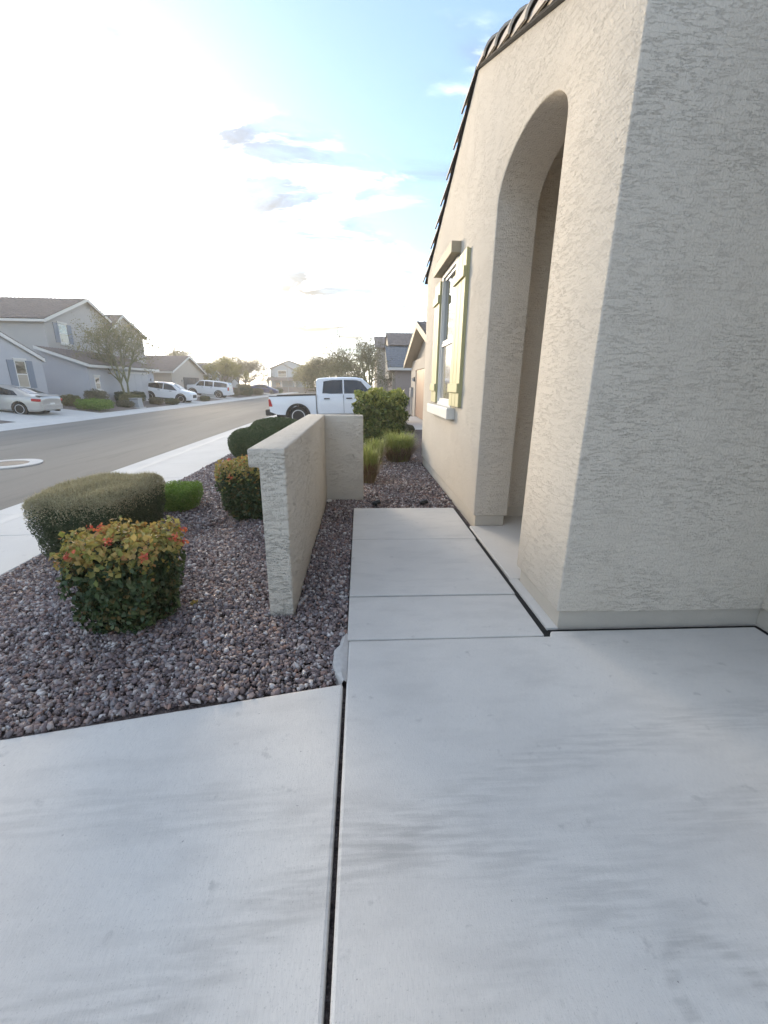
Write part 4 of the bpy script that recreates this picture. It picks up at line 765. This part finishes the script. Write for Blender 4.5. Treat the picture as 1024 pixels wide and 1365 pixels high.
# D: next house beyond the trees
hD = thing('gabled_house', 'single-storey house mostly hidden behind the bare tree', 'house', (-25, 74, 0.3))
gable_x(hD, -31, -21.5, 69, 79.5, 0.0, 2.75, 4.6, 'far_taupe', 'tile_grey', over=0.35); garage(hD, -21.47, 75.0, 79.2, 0.1, 2.2, 'door_panel')
# E: far pale blue two-storey house closing the street
hE = thing('two_storey_house', 'far pale blue two-storey house at the end of the street', 'house', (-15.5, 112, 0))
def gable_y(par, x0, x1, y0, y1, zb, ze, zp, wallm, roofm, xp=None, over=0.35):
    xp = (x0+x1)/2 if xp is None else xp
    obj('wall', MB().prism([(x0, zb), (x1, zb), (x1, ze), (xp, zp), (x0, ze)], 'y', y0, y1), wallm, par)
    s0 = (zp-ze)/(xp-x0); s1 = (zp-ze)/(x1-xp); m_ = MB()
    tile_slope(m_, (x0-over, y0-over, ze-s0*over+0.02), (x0-over, y1, ze-s0*over+0.02), (xp, y0-over, zp+0.02), (xp, y1, zp+0.02))
    tile_slope(m_, (x1+over, y0-over, ze-s1*over+0.02), (x1+over, y1, ze-s1*over+0.02), (xp, y0-over, zp+0.02), (xp, y1, zp+0.02))
    return obj('roof', m_, roofm, par, smooth=True)
gable_y(hE, -21.6, -12.6, 108, 118, -0.6, 5.1, 6.9, 'far_blue', 'tile_grey')
gable_y(hE, -20.9, -16.2, 106.6, 107.99, -0.6, 4.9, 6.0, 'far_blue', 'tile_grey')
window_unit(hE, 106.6, 'y', -19.6, -17.6, 3.1, 4.5, -1)
m_ = MB(); tile_slope(m_, (-22, 104.2, 2.2), (-11.6, 104.2, 2.2), (-22, 106.58, 3.0), (-11.6, 106.58, 3.0)); obj('porch_roof', m_, 'tile_grey', hE, smooth=True)
for x in (-21.6, -18.6, -15.4, -12.2): obj('column', MB().box(x-0.18, x+0.18, 104.4, 104.8, -0.6, 2.2), 'trim_white', hE, bevel=0.02)
window_unit(hE, 106.6, 'y', -20.2, -18.9, 0.4, 1.8, -1, sill=False, head=False)
for (xa, xb) in ((-20.2, -18.9), (-14.8, -13.3)): window_unit(hE, 108, 'y', xb+0.9, xb+1.9, 0.4, 1.8, -1, sill=False, head=False) if xa > -16 else None
# low yard wall and street lamp before it
tag(obj('yard_wall', MB().box(-24, -8.5, 99.6, 99.8, -0.6, 0.75).box(-24.05, -8.45, 99.55, 99.85, 0.75, 0.83), 'far_taupe'), 'low taupe yard wall in front of the far pale blue house', 'wall')
sl = thing('street_lamp', 'thin street lamp post standing in front of the far pale blue house', 'street lamp', (-15.9, 98, -0.3))
obj('post', MB().tube((0, 0, 0), (0, 0, 7.6), 0.09, 0.05, 10), 'grey_metal', sl, world=False, smooth=True)
obj('arm', MB().tube((0, 0, 7.5), (1.3, 0, 7.8), 0.035, 0.03, 8), 'grey_metal', sl, world=False); obj('lamp_head', MB().box(1.2, 1.75, -0.12, 0.12, 7.74, 7.84), 'grey_metal', sl, world=False, bevel=0.02)
# F: neighbour on our side, garage facing the street
hF = thing('gabled_house', 'neighbouring tan stucco house with brown garage door past the walkway', 'house', (5, 19.6, 0))
def gable_front_west(par, x0, x1, y0, y1, zb, ze, zp, wallm, roofm, over=0.5):
    yp = (y0+y1)/2; obj('wall', MB().prism([(y0, zb), (y1, zb), (y1, ze), (yp, zp), (y0, ze)], 'x', x0+0.16, x1), wallm, par)
    s0 = (zp-ze)/(yp-y0); m_ = MB()
    for ya in (y0-over, y1+over): tile_slope(m_, (x0-0.35, ya, ze-s0*over+0.02), (x1, ya, ze-s0*over+0.02), (x0-0.35, yp, zp+0.02), (x1, yp, zp+0.02))
    r = obj('roof', m_, roofm, par, smooth=True)
    for ya in (y0-over, y1+over):
        za = ze-s0*over; xa = x0-0.35
        obj('barge_board', MB().hexa([(xa-0.04, ya, za-0.2), (xa+0.01, ya, za-0.2), (xa+0.01, yp, zp-0.2), (xa-0.04, yp, zp-0.2)], [(xa-0.04, ya, za+0.06), (xa+0.01, ya, za+0.06), (xa+0.01, yp, zp+0.06), (xa-0.04, yp, zp+0.06)]), 'trim_tan', r)
        obj('soffit', MB().hexa([(xa, ya, za-0.17), (x0+0.155, ya, za-0.17), (x0+0.155, yp, zp-0.17), (xa, yp, zp-0.17)], [(xa, ya, za-0.14), (x0+0.155, ya, za-0.14), (x0+0.155, yp, zp-0.14), (xa, yp, zp-0.14)]), 'trim_tan', r)
gable_front_west(hF, 2.85, 9.5, 15.0, 24.3, -0.2, 2.75, 4.1, 'far_tan', 'tile_grey')
obj('front_pier', MB().box(2.85, 3.005, 15.0, 16.4, -0.2, 2.74), 'far_tan', hF); obj('front_pier', MB().box(2.85, 3.005, 22.4, 24.3, -0.2, 2.74), 'far_tan', hF); obj('front_lintel', MB().box(2.85, 3.005, 16.401, 22.399, 2.25, 2.74), 'far_tan', hF)
garage(hF, 2.99, 16.45, 22.35, -0.02, 2.24, 'door_brown', out=-1)
obj('meter_box', MB().box(2.70, 2.849, 23.3, 23.6, 0.9, 1.4).tube((2.8, 23.45, -0.1), (2.8, 23.45, 0.9), 0.03, 0.03), 'grey_metal', hF)
sconce(hF, 2.85, 22.75, 1.7, -1)
# G: two-storey house farther along our side
hG = thing('two_storey_house', 'tan two-storey house with blue-grey tiled roof slopes past the neighbouring garage', 'house', (6, 38, 0))
obj('wall', MB().box(2.75, 12, 34.0, 44, -0.2, 2.85), 'far_taupe', hG)
m_ = MB(); tile_slope(m_, (2.1, 33.5, 2.78), (12, 33.5, 2.78), (2.1, 37.2, 4.62), (12, 37.2, 4.62)); obj('lower_roof', m_, 'tile_blue', hG, smooth=True)
obj('fascia', MB().box(2.1, 12, 33.46, 33.5, 2.6, 2.8), 'trim_white', hG)
obj('wall', MB().prism([(33.75, 2.6), (37.2, 2.6), (37.2, 4.58)], 'x', 2.3, 2.75), 'far_tan', hG)
obj('wall', MB().prism([(37.3, 2.0), (43, 2.0), (43, 4.75), (40.2, 5.9), (37.3, 4.75)], 'x', 2.45, 12), 'far_cream', hG)
m_ = MB(); tile_slope(m_, (2.35, 36.9, 4.62), (12, 36.9, 4.62), (2.35, 40.2, 5.92), (12, 40.2, 5.92)); tile_slope(m_, (2.35, 43.4, 4.62), (12, 43.4, 4.62), (2.35, 40.2, 5.92), (12, 40.2, 5.92)); obj('upper_roof', m_, 'tile_grey', hG, smooth=True)
obj('wall', MB().box(1.75, 6, 44.2, 52, -0.2, 5.0), 'far_tan', hG)
m_ = MB(); tile_slope(m_, (1.5, 43.8, 4.95), (6.2, 43.8, 4.95), (1.5, 48, 6.4), (6.2, 48, 6.4)); obj('upper_roof', m_, 'tile_grey', hG, smooth=True)
obj('garage_trim', MB().box(2.55, 2.749, 34.4, 34.9, -0.2, 2.5), 'far_tan', hG)
obj('meter_box', MB().box(4.3, 4.65, 33.88, 33.999, 0.9, 1.5), 'grey_metal', hG)
# utility cabinet on the far verge
ub = thing('utility_box', 'small pale utility box on the far yard near the sidewalk', 'utility box', (-16.1, 32.0, zf(-16.1)))
obj('cabinet', MB().hexa([(-0.35, -0.35, 0), (0.35, -0.35, 0), (0.35, 0.35, 0), (-0.35, 0.35, 0)], [(-0.30, -0.3, 0.55), (0.30, -0.3, 0.55), (0.30, 0.3, 0.62), (-0.30, 0.3, 0.62)]), 'grey_metal', ub, world=False, bevel=0.03)
obj('lid', MB().box(-0.33, 0.33, -0.33, 0.33, 0.6, 0.66), 'grey_metal', ub, world=False, bevel=0.02); obj('pad', MB().box(-0.45, 0.45, -0.45, 0.45, -0.1, 0.02), 'concrete_plain', ub, world=False)
# ------------------------------------------------------------------ vehicles (local: +x front, origin on the ground)
def sec(K, x):
    w = ip(x, K['x'], K['w']); zb = ip(x, K['x'], K['zb']); zs = ip(x, K['x'], K['belt']); zt = ip(x, K['x'], K['top']); wt = ip(x, K['x'], K['wt'])
    return [(0, zb), (w*0.88, zb), (w*0.975, zb+0.09), (w, lerp(zb, zs, 0.45)), (w*0.995, lerp(zb, zs, 0.72)), (w*0.965, zs-0.03), (w*0.94, zs), (wt, zt-0.035), (wt*0.86, zt), (wt*0.45, zt+0.018), (0, zt+0.024)]
def loft_body(K, n=54):
    x0, x1 = K['x'][0], K['x'][-1]; xs = sorted(set(list(np.linspace(x0, x1, n))+list(K['x']))); mb = MB(); rings = []
    for x in xs:
        s = sec(K, x); rings.append([(x, y, z) for y, z in s]+[(x, -y, z) for y, z in s[-2:0:-1]])
    m = len(rings[0]); o = 0
    mb.add([p for r in rings for p in r], [(i*m+j, i*m+(j+1) % m, (i+1)*m+(j+1) % m, (i+1)*m+j) for i in range(len(rings)-1) for j in range(m)]+[tuple(range(m)), tuple(range((len(rings)-1)*m, len(rings)*m))])
    return mb
def cut_arches(o, xs, r, z, hw):
    for x in xs:
        c = obj('cutter', MB().lathe([(r, -hw*1.2), (r, hw*1.2)], 32, 'y', (x, 0, z)), None)
        c.parent = o.parent
        md = o.modifiers.new('cut', 'BOOLEAN'); md.object = c; md.operation = 'DIFFERENCE'; md.solver = 'EXACT'
        bpy.context.view_layer.update(); dg = bpy.context.evaluated_depsgraph_get(); me = bpy.data.meshes.new_from_object(o.evaluated_get(dg)); o.modifiers.clear()
        old = o.data; o.data = me; bpy.data.meshes.remove(old); cm = c.data; bpy.data.objects.remove(c); bpy.data.meshes.remove(cm)
    for p in o.data.polygons: p.use_smooth = True
    o.data.set_sharp_from_angle(angle=R(32))
def side_glass(K, par, pts_lo, pts_hi, name='side_window'):
    """closed pane on the slanted greenhouse side between two polylines given as (x, u), u 0 at belt and 1 at roof edge"""
    for sgn in (1, -1):
        P = []
        for ply in (pts_lo, pts_hi):
            row = []
            n = 12
            for i in range(n+1):
                t = i/n; xx = ip(t, np.linspace(0, 1, len(ply)), [q[0] for q in ply]); u = ip(t, np.linspace(0, 1, len(ply)), [q[1] for q in ply]); s = sec(K, xx)
                (ya, za), (yb, zb) = s[6], s[7]; row.append((xx, sgn*(lerp(ya, yb, u)+0.007), lerp(za, zb, u)))
            P.append(row)
        inn = [[(x, y-sgn*0.02, z) for x, y, z in r] for r in P]
        obj(name, MB().grid([P[0], P[1], inn[1], inn[0], P[0]]), 'car_glass', par, world=False)
def top_glass(K, par, xa, xb, name, fr=0.84):
    P = []
    for i in range(9):
        x = lerp(xa, xb, i/8); s = sec(K, x); row = []
        for j in range(-6, 7):
            y = s[8][0]*fr*j/6*1.08; row.append((x, y, ip(abs(y), [0, s[9][0], s[8][0], s[7][0]], [s[10][1], s[9][1], s[8][1], s[7][1]])+0.009))
        P.append(row)
    obj(name, MB().grid(P), 'car_glass', par, world=False, smooth=True)
def wheel(par, x, y, r, w, sgn, spokes=6):
    t = obj('wheel', MB().lathe([(r*0.66, -w/2*0.9), (r*0.93, -w/2), (r, -w*0.33), (r, w*0.33), (r*0.93, w/2), (r*0.66, w/2*0.9)], 32, 'y'), 'rubber', par, world=False, smooth=True); t.location = (x, y, r)
    rm = obj('rim', MB().lathe([(r*0.66, -w*0.42), (r*0.66, w*0.45), (r*0.60, w*0.45), (r*0.57, w*0.2), (0.05, w*0.18)], 28, 'y'), 'plastic_black', t, world=False); rm.scale = (1, sgn, 1)
    m_ = MB()
    for i in range(spokes):
        a = 2*math.pi*i/spokes; d = Vector((math.cos(a), 0, math.sin(a))); q = Vector((-math.sin(a), 0, math.cos(a)))
        y0, y1 = w*0.22, w*0.40
        lo = [d*r*0.05-q*r*0.09, d*r*0.05+q*r*0.09, d*r*0.62+q*r*0.12, d*r*0.62-q*r*0.12]
        m_.add([(p.x, sgn*y0, p.z) for p in lo]+[(p.x, sgn*y1, p.z) for p in lo], [(0, 1, 2, 3), (7, 6, 5, 4), (0, 4, 5, 1), (1, 5, 6, 2), (2, 6, 7, 3), (3, 7, 4, 0)])
    m_.lathe([(r*0.2, sgn*w*0.2), (r*0.2, sgn*w*0.42), (r*0.08, sgn*w*0.44)], 16, 'y'); m_.lathe([(r*0.68, sgn*w*0.38), (r*0.68, sgn*w*0.46), (r*0.6, sgn*w*0.46), (r*0.6, sgn*w*0.38)], 28, 'y')
    obj('spokes', m_, 'alloy', t, world=False)
def vehicle(name, label, cat, loc, rotz, K, paint, axles, wr, ww, windows, glass_f, glass_r, lights_f, lights_r, tilt=0.0, trims=(), handles=(), cladding=False):
    t = thing(name, label, cat, loc, None, rotz)
    if tilt: t.rotation_euler = (0, tilt, rotz)
    body = obj('body', loft_body(K), paint, t, world=False); hw = max(K['w']); cut_arches(body, axles, wr*1.16, wr*1.02, hw)
    for lo, hi in windows: side_glass(K, t, lo, hi)
    if glass_f: top_glass(K, t, *glass_f, 'windshield')
    if glass_r: top_glass(K, t, *glass_r, 'rear_window')
    for ax in axles:
        for s in (1, -1): wheel(t, ax, s*(hw-ww/2-0.015), wr, ww, s)
    if cladding:
        for ax in axles:
            for s in (1, -1):
                pts = [(ax+wr*1.14*math.cos(a), wr*1.02+wr*1.14*math.sin(a)) for a in np.linspace(-0.15, math.pi+0.15, 17)]; pts2 = [(ax+wr*1.32*math.cos(a), wr*1.02+wr*1.32*math.sin(a)) for a in np.linspace(-0.15, math.pi+0.15, 17)]
                A = [(x, s*(hw+0.012), z) for x, z in pts]; B = [(x, s*(hw+0.012), z) for x, z in pts2]; A2 = [(x, s*(hw-0.06), z) for x, z in pts]; B2 = [(x, s*(hw-0.06), z) for x, z in pts2]
                obj('arch_trim', MB().grid([A, B, B2, A2, A]), 'plastic_black', t, world=False)
    for (nm, m_, b) in tuple(lights_f)+tuple(lights_r)+tuple(trims):
        x0, x1, y0, y1, z0, z1 = b
        for s in ((1, -1) if y0 > 0 else (1,)): obj(nm, MB().box(x0, x1, s*y0, s*y1, z0, z1), m_, t, world=False, bevel=0.015)
    for x, z in handles:
        for s in (1, -1): obj('door_handle', MB().box(x-0.1, x+0.1, s*(hw*0.985), s*(hw+0.03), z, z+0.035), 'plastic_black', t, world=False, bevel=0.008)
    # mirrors
    return t
# silver coupe: nose to the house (-x), so rotated 180 deg
Kc = dict(x=[-2.4, -2.32, -2.15, -1.75, -1.1, -0.3, 0.35, 1.0, 1.6, 2.1, 2.35, 2.45], w=[0.70, 0.80, 0.86, 0.90, 0.91, 0.91, 0.91, 0.91, 0.90, 0.86, 0.78, 0.62], zb=[0.40, 0.30, 0.25, 0.22, 0.2, 0.2, 0.2, 0.2, 0.2, 0.22, 0.26, 0.36],
          belt=[0.86, 0.97, 1.0, 1.0, 0.97, 0.95, 0.93, 0.91, 0.86, 0.76, 0.68, 0.6], top=[0.89, 1.0, 1.03, 1.10, 1.32, 1.41, 1.39, 1.14, 0.93, 0.82, 0.73, 0.63], wt=[0.62, 0.72, 0.76, 0.70, 0.60, 0.57, 0.57, 0.66, 0.76, 0.74, 0.66, 0.5])
vehicle('silver_coupe', 'silver two-door coupe with red tail lights parked nose to the single-storey house', 'car', (-18.6, 23.6, -0.11), math.pi, Kc, 'paint_silver', (-1.38, 1.42), 0.335, 0.23,
        [([(-1.35, 0.08), (-0.3, 0.06), (0.95, 0.1)], [(-1.05, 0.72), (-0.3, 0.93), (0.35, 0.9)])], (0.42, 1.05), (-1.75, -0.95),
        [('headlight', 'light_clear', (2.0, 2.28, 0.5, 0.8, 0.58, 0.72))], [('taillight', 'light_red', (-2.36, -1.98, 0.56, 0.875, 0.76, 0.90)), ('license_plate', 'vinyl_white', (-2.43, -2.38, -0.17, 0.17, 0.58, 0.70)), ('spoiler', 'paint_silver', (-2.33, -2.1, -0.7, 0.7, 1.03, 1.075)), ('rear_bumper', 'paint_silver', (-2.45, -2.2, -0.72, 0.72, 0.36, 0.62)), ('exhaust', 'plastic_black', (-2.4, -2.1, 0.42, 0.58, 0.24, 0.32))], tilt=R(-4))
# white crossover: nose to the street (+x)
Kx = dict(x=[-2.2, -2.14, -2.0, -1.6, -0.8, 0.0, 0.6, 1.2, 1.7, 2.05, 2.18, 2.24], w=[0.72, 0.82, 0.88, 0.92, 0.925, 0.925, 0.925, 0.92, 0.90, 0.84, 0.76, 0.62], zb=[0.45, 0.36, 0.28, 0.25, 0.24, 0.24, 0.24, 0.24, 0.25, 0.28, 0.32, 0.42],
          belt=[1.05, 1.12, 1.14, 1.12, 1.08, 1.05, 1.03, 1.02, 0.99, 0.93, 0.86, 0.74], top=[1.09, 1.30, 1.48, 1.60, 1.67, 1.665, 1.56, 1.16, 1.07, 1.0, 0.91, 0.78], wt=[0.62, 0.62, 0.60, 0.60, 0.60, 0.60, 0.62, 0.74, 0.78, 0.72, 0.66, 0.5])
vehicle('white_crossover', 'white crossover with black wheel arches parked nose toward the street', 'car', (-17.55, 41.0, -0.17), 0.0, Kx, 'paint_white', (-1.36, 1.33), 0.36, 0.235,
        [([(-1.85, 0.35), (-1.3, 0.1), (-0.25, 0.06)], [(-1.75, 0.8), (-1.2, 0.93), (-0.25, 0.93)]), ([(-0.18, 0.06), (0.4, 0.05), (1.0, 0.12)], [(-0.18, 0.93), (0.2, 0.92), (0.5, 0.86)])], (0.58, 1.2), (-2.13, -1.85),
        [('headlight', 'light_clear', (1.98, 2.2, 0.48, 0.78, 0.66, 0.78)), ('grille', 'plastic_black', (2.1, 2.25, -0.45, 0.45, 0.5, 0.78))], [('taillight', 'light_red', (-2.19, -1.95, 0.55, 0.87, 0.92, 1.04))], tilt=R(4.5), cladding=True,
        trims=[('sill_trim', 'plastic_black', (-0.95, 0.95, 0.86, 0.935, 0.24, 0.36)), ('roof_rail', 'alloy', (-1.5, 0.4, 0.52, 0.56, 1.68, 1.715))], handles=((-0.55, 0.98), (0.45, 0.95)))
# white full-size SUV: nose to the house (-x)
Ks = dict(x=[-2.68, -2.62, -2.5, -1.8, -0.8, 0.2, 0.75, 1.25, 1.8, 2.35, 2.55, 2.62], w=[0.86, 0.94, 0.98, 1.0, 1.0, 1.0, 1.0, 1.0, 0.99, 0.97, 0.92, 0.84], zb=[0.52, 0.45, 0.4, 0.36, 0.36, 0.36, 0.36, 0.36, 0.37, 0.4, 0.44, 0.5],
          belt=[1.12, 1.20, 1.24, 1.24, 1.23, 1.22, 1.21, 1.2, 1.18, 1.15, 1.1, 0.98], top=[1.2, 1.62, 1.83, 1.90, 1.92, 1.91, 1.86, 1.34, 1.25, 1.2, 1.14, 1.02], wt=[0.74, 0.74, 0.74, 0.75, 0.76, 0.76, 0.77, 0.85, 0.86, 0.85, 0.82, 0.76])
vehicle('sport_utility_vehicle', 'long white full-size sport utility vehicle parked with its back to the street', 'car', (-18.2, 53.2, -0.1), math.pi, Ks, 'paint_white', (-1.5, 1.48), 0.4, 0.27,
        [([(-2.45, 0.1), (-1.8, 0.06), (-0.95, 0.06)], [(-2.4, 0.85), (-1.8, 0.9), (-0.95, 0.9)]), ([(-0.82, 0.06), (-0.3, 0.06), (0.1, 0.06)], [(-0.82, 0.9), (-0.3, 0.9), (0.1, 0.9)]), ([(0.18, 0.06), (0.6, 0.06), (1.1, 0.1)], [(0.18, 0.9), (0.5, 0.9), (0.72, 0.88)])], (0.78, 1.26), (-2.63, -2.5),
        [('headlight', 'light_clear', (2.4, 2.6, 0.55, 0.88, 0.88, 1.08))], [('taillight', 'light_red', (-2.69, -2.52, 0.80, 0.97, 0.95, 1.35)), ('rear_bumper', 'paint_white', (-2.78, -2.5, -0.92, 0.92, 0.5, 0.72)), ('license_plate', 'vinyl_white', (-2.74, -2.68, -0.16, 0.16, 0.85, 1.0))], tilt=R(-4.5), cladding=True, handles=((-0.65, 1.12), (0.35, 1.12)))
# dark blue sedan far along
Kb = dict(Kc); 
vehicle('dark_blue_sedan', 'dark blue sedan in a driveway far along the other side of the street', 'car', (-16.9, 77.8, -0.14), 0.0, dict(Kc, top=[0.92, 1.03, 1.07, 1.25, 1.44, 1.48, 1.44, 1.18, 0.96, 0.85, 0.75, 0.65]), 'paint_blue', (-1.38, 1.42), 0.335, 0.23,
        [([(-1.55, 0.08), (-0.3, 0.06), (0.95, 0.1)], [(-1.15, 0.72), (-0.3, 0.93), (0.35, 0.9)])], (0.42, 1.05), (-1.85, -1.1), [('headlight', 'light_clear', (2.0, 2.28, 0.5, 0.8, 0.58, 0.72))], [('taillight', 'light_red', (-2.36, -2.1, 0.5, 0.84, 0.74, 0.9))], tilt=R(4))
# white pickup: tail to the street, nose to the neighbouring garage (+x)
def pickup(label, loc, rotz, tilt=0.0):
    t = thing('white_pickup', label, 'pickup truck', loc, None, rotz); t.rotation_euler = (0, tilt, rotz)
    W = 1.0
    Kp = dict(x=[-0.93, -0.90, -0.82, -0.6, 0.2, 0.75, 1.0, 1.50, 1.65, 2.1, 2.45, 2.58, 2.64], w=[0.97, 0.985, 1.0, 1.0, 1.0, 1.0, 1.0, 1.0, 1.0, 0.99, 0.96, 0.90, 0.8], zb=[0.42, 0.42, 0.42, 0.42, 0.42, 0.42, 0.42, 0.42, 0.42, 0.42, 0.44, 0.48, 0.55],
              belt=[1.24, 1.25, 1.26, 1.26, 1.26, 1.25, 1.24, 1.23, 1.22, 1.2, 1.16, 1.1, 1.0], top=[1.86, 1.90, 1.915, 1.93, 1.94, 1.92, 1.86, 1.42, 1.32, 1.28, 1.22, 1.15, 1.04], wt=[0.74, 0.75, 0.76, 0.77, 0.77, 0.77, 0.77, 0.84, 0.88, 0.88, 0.86, 0.82, 0.72])
    cab = obj('cab', loft_body(Kp, 60), 'paint_white', t, world=False); cut_arches(cab, (1.72,), 0.47, 0.42, W)
    side_glass(Kp, t, [(-0.68, 0.1), (-0.3, 0.06), (0.16, 0.06)], [(-0.62, 0.84), (-0.3, 0.9), (0.16, 0.9)]); side_glass(Kp, t, [(0.22, 0.06), (0.7, 0.06), (1.36, 0.06)], [(0.22, 0.9), (0.6, 0.9), (0.92, 0.88)])
    top_glass(Kp, t, 1.03, 1.6, 'windshield')
    obj('rear_window', MB().box(-0.955, -0.93, -0.62, 0.62, 1.36, 1.76), 'car_glass', t, world=False)
    # bed: outer side walls with round wheel opening, floor, tailgate
    ax = -1.72; xr = -2.87; xf = -0.955
    for s in (1, -1):
        arc = [(ax+0.46*math.cos(a), 0.42+0.46*math.sin(a)) for a in np.linspace(0.12, math.pi-0.12, 18)]
        poly = [(xf, 0.48), (xf, 1.24), (xr, 1.22), (xr, 0.62), (xr+0.3, 0.50)]+[p for p in arc[::-1]]
        m_ = MB(); n = len(poly); ya, yb = s*0.985, s*0.86
        # quads between top edge and lower edge keep the shading clean
        lower = [(xr, 0.62), (xr+0.3, 0.50)]+arc[::-1]+[(xf, 0.48)]
        rows = []
        for (yy, f) in ((s*0.965, 1.0), (s*0.992, 0.86), (s*1.0, 0.5), (s*0.985, 0.0)):
            rows.append([(x, yy, lerp(z, lerp(1.22, 1.24, (x-xr)/(xf-xr)), f)) for x, z in lower])
        inner = [[(x, s*0.86, z) for x, y_, z in rows[3]], [(x, s*0.86, z) for x, y_, z in rows[0]]]
        m_.grid(rows+inner+[rows[0]]); m_.add([r[0] for r in rows]+[inner[0][0], inner[1][0]], [(0, 1, 2, 3, 4, 5)]); m_.add([r[-1] for r in rows]+[inner[0][-1], inner[1][-1]], [(0, 1, 2, 3, 4, 5)])
        obj('bed_side', m_, 'paint_white', t, world=False, smooth=True)
        obj('bed_rail', MB().hexa([(xr-0.01, s*0.85, 1.222), (xf, s*0.85, 1.242), (xf, s*0.972, 1.242), (xr-0.01, s*0.972, 1.222)], [(xr-0.01, s*0.85, 1.258), (xf, s*0.85, 1.278), (xf, s*0.972, 1.278), (xr-0.01, s*0.972, 1.258)]), 'plastic_black', t, world=False)
        obj('taillight', MB().hexa([(xr-0.03, s*0.80, 0.83), (xr+0.11, s*0.8, 0.83), (xr+0.13, s*1.03, 0.83), (xr-0.03, s*1.0, 0.83)], [(xr-0.03, s*0.80, 1.13), (xr+0.02, s*0.8, 1.13), (xr+0.06, s*1.028, 1.13), (xr-0.03, s*1.0, 1.13)]), 'light_red', t, world=False, bevel=0.015)
        for axx, rr_ in ((ax, 0.46), (1.72, 0.47)):
            ths = np.linspace(-0.05, math.pi+0.05, 19); A = [(axx+rr_*0.93*math.cos(a), s*0.985, 0.42+rr_*0.93*math.sin(a)) for a in ths]; B = [(axx+rr_*1.13*math.cos(a), s*1.022, 0.42+rr_*1.13*math.sin(a)) for a in ths]
            A2 = [(x, s*0.7, z) for x, y_, z in A]; B2 = [(x, s*0.9, z) for x, y_, z in B]
            obj('arch_trim', MB().grid([A2, A, B, B2]), 'plastic_black', t, world=False, smooth=True)
        obj('door_seam', MB().box(0.182, 0.194, s*0.95, s*1.003, 0.52, 1.26), 'plastic_black', t, world=False)
        obj('door_seam', MB().box(-0.952, -0.938, s*0.93, s*1.001, 0.5, 1.26), 'plastic_black', t, world=False)
        for hx in (-0.5, 0.42): obj('door_handle', MB().box(hx-0.12, hx+0.12, s*0.985, s*1.04, 1.085, 1.13), 'plastic_black', t, world=False, bevel=0.01)
        obj('door_emblem', MB().box(1.12, 1.42, s*0.99, s*1.008, 0.86, 0.89), 'plastic_black', t, world=False)
        obj('mirror', MB().box(1.2, 1.36, s*1.02, s*1.24, 1.24, 1.46), 'plastic_black', t, world=False, bevel=0.03)
        obj('side_step', MB().box(-0.8, 1.4, s*0.86, s*1.01, 0.36, 0.42), 'plastic_black', t, world=False, bevel=0.01)
        obj('headlight', MB().box(2.42, 2.62, s*0.62, s*0.93, 0.9, 1.08), 'light_clear', t, world=False, bevel=0.03)
        for axx in (ax, 1.72): wheel(t, axx, s*0.84, 0.405, 0.27, s, 8)
    obj('bed_floor', MB().box(xr, xf, -0.858, 0.858, 0.66, 0.70), 'plastic_black', t, world=False)
    obj('tailgate', MB().box(xr-0.02, xr+0.05, -0.79, 0.79, 0.70, 1.22), 'paint_white', t, world=False, bevel=0.015)
    obj('rear_bumper', MB().box(xr-0.2, xr+0.14, -0.97, 0.97, 0.46, 0.72), 'plastic_black', t, world=False, bevel=0.05, seg=3)
    obj('undercarriage', MB().box(-2.7, 2.3, -0.5, 0.5, 0.34, 0.56), 'plastic_black', t, world=False)
    obj('grille', MB().box(2.58, 2.665, -0.6, 0.6, 0.62, 1.02), 'plastic_black', t, world=False, bevel=0.02)
    obj('front_bumper', MB().box(2.5, 2.72, -0.95, 0.95, 0.45, 0.64), 'plastic_black', t, world=False, bevel=0.04)
pickup('white crew-cab pickup truck parked in the driveway next door', (-0.84, 19.0, -0.155), 0.0, R(-1.6))

# ------------------------------------------------------------------ haze volume, added to give the veil of sun glare
hz = bpy.data.materials.new('glare_haze'); hz.use_nodes = True; nt = hz.node_tree; nt.nodes.clear()
out = nt.nodes.new('ShaderNodeOutputMaterial'); pv = nt.nodes.new('ShaderNodeVolumePrincipled'); pv.inputs['Color'].default_value = (0.95, 0.93, 0.9, 1); pv.inputs['Density'].default_value = 0.0016; pv.inputs['Anisotropy'].default_value = 0.55
nt.links.new(pv.outputs[0], out.inputs['Volume'])
hb = obj('haze', MB().box(-1510, 1510, -1510, 1510, -2.3, 10.0), hz); stuff(hb); tag(hb, 'thin haze added over the street for the veil of sun glare', 'haze')
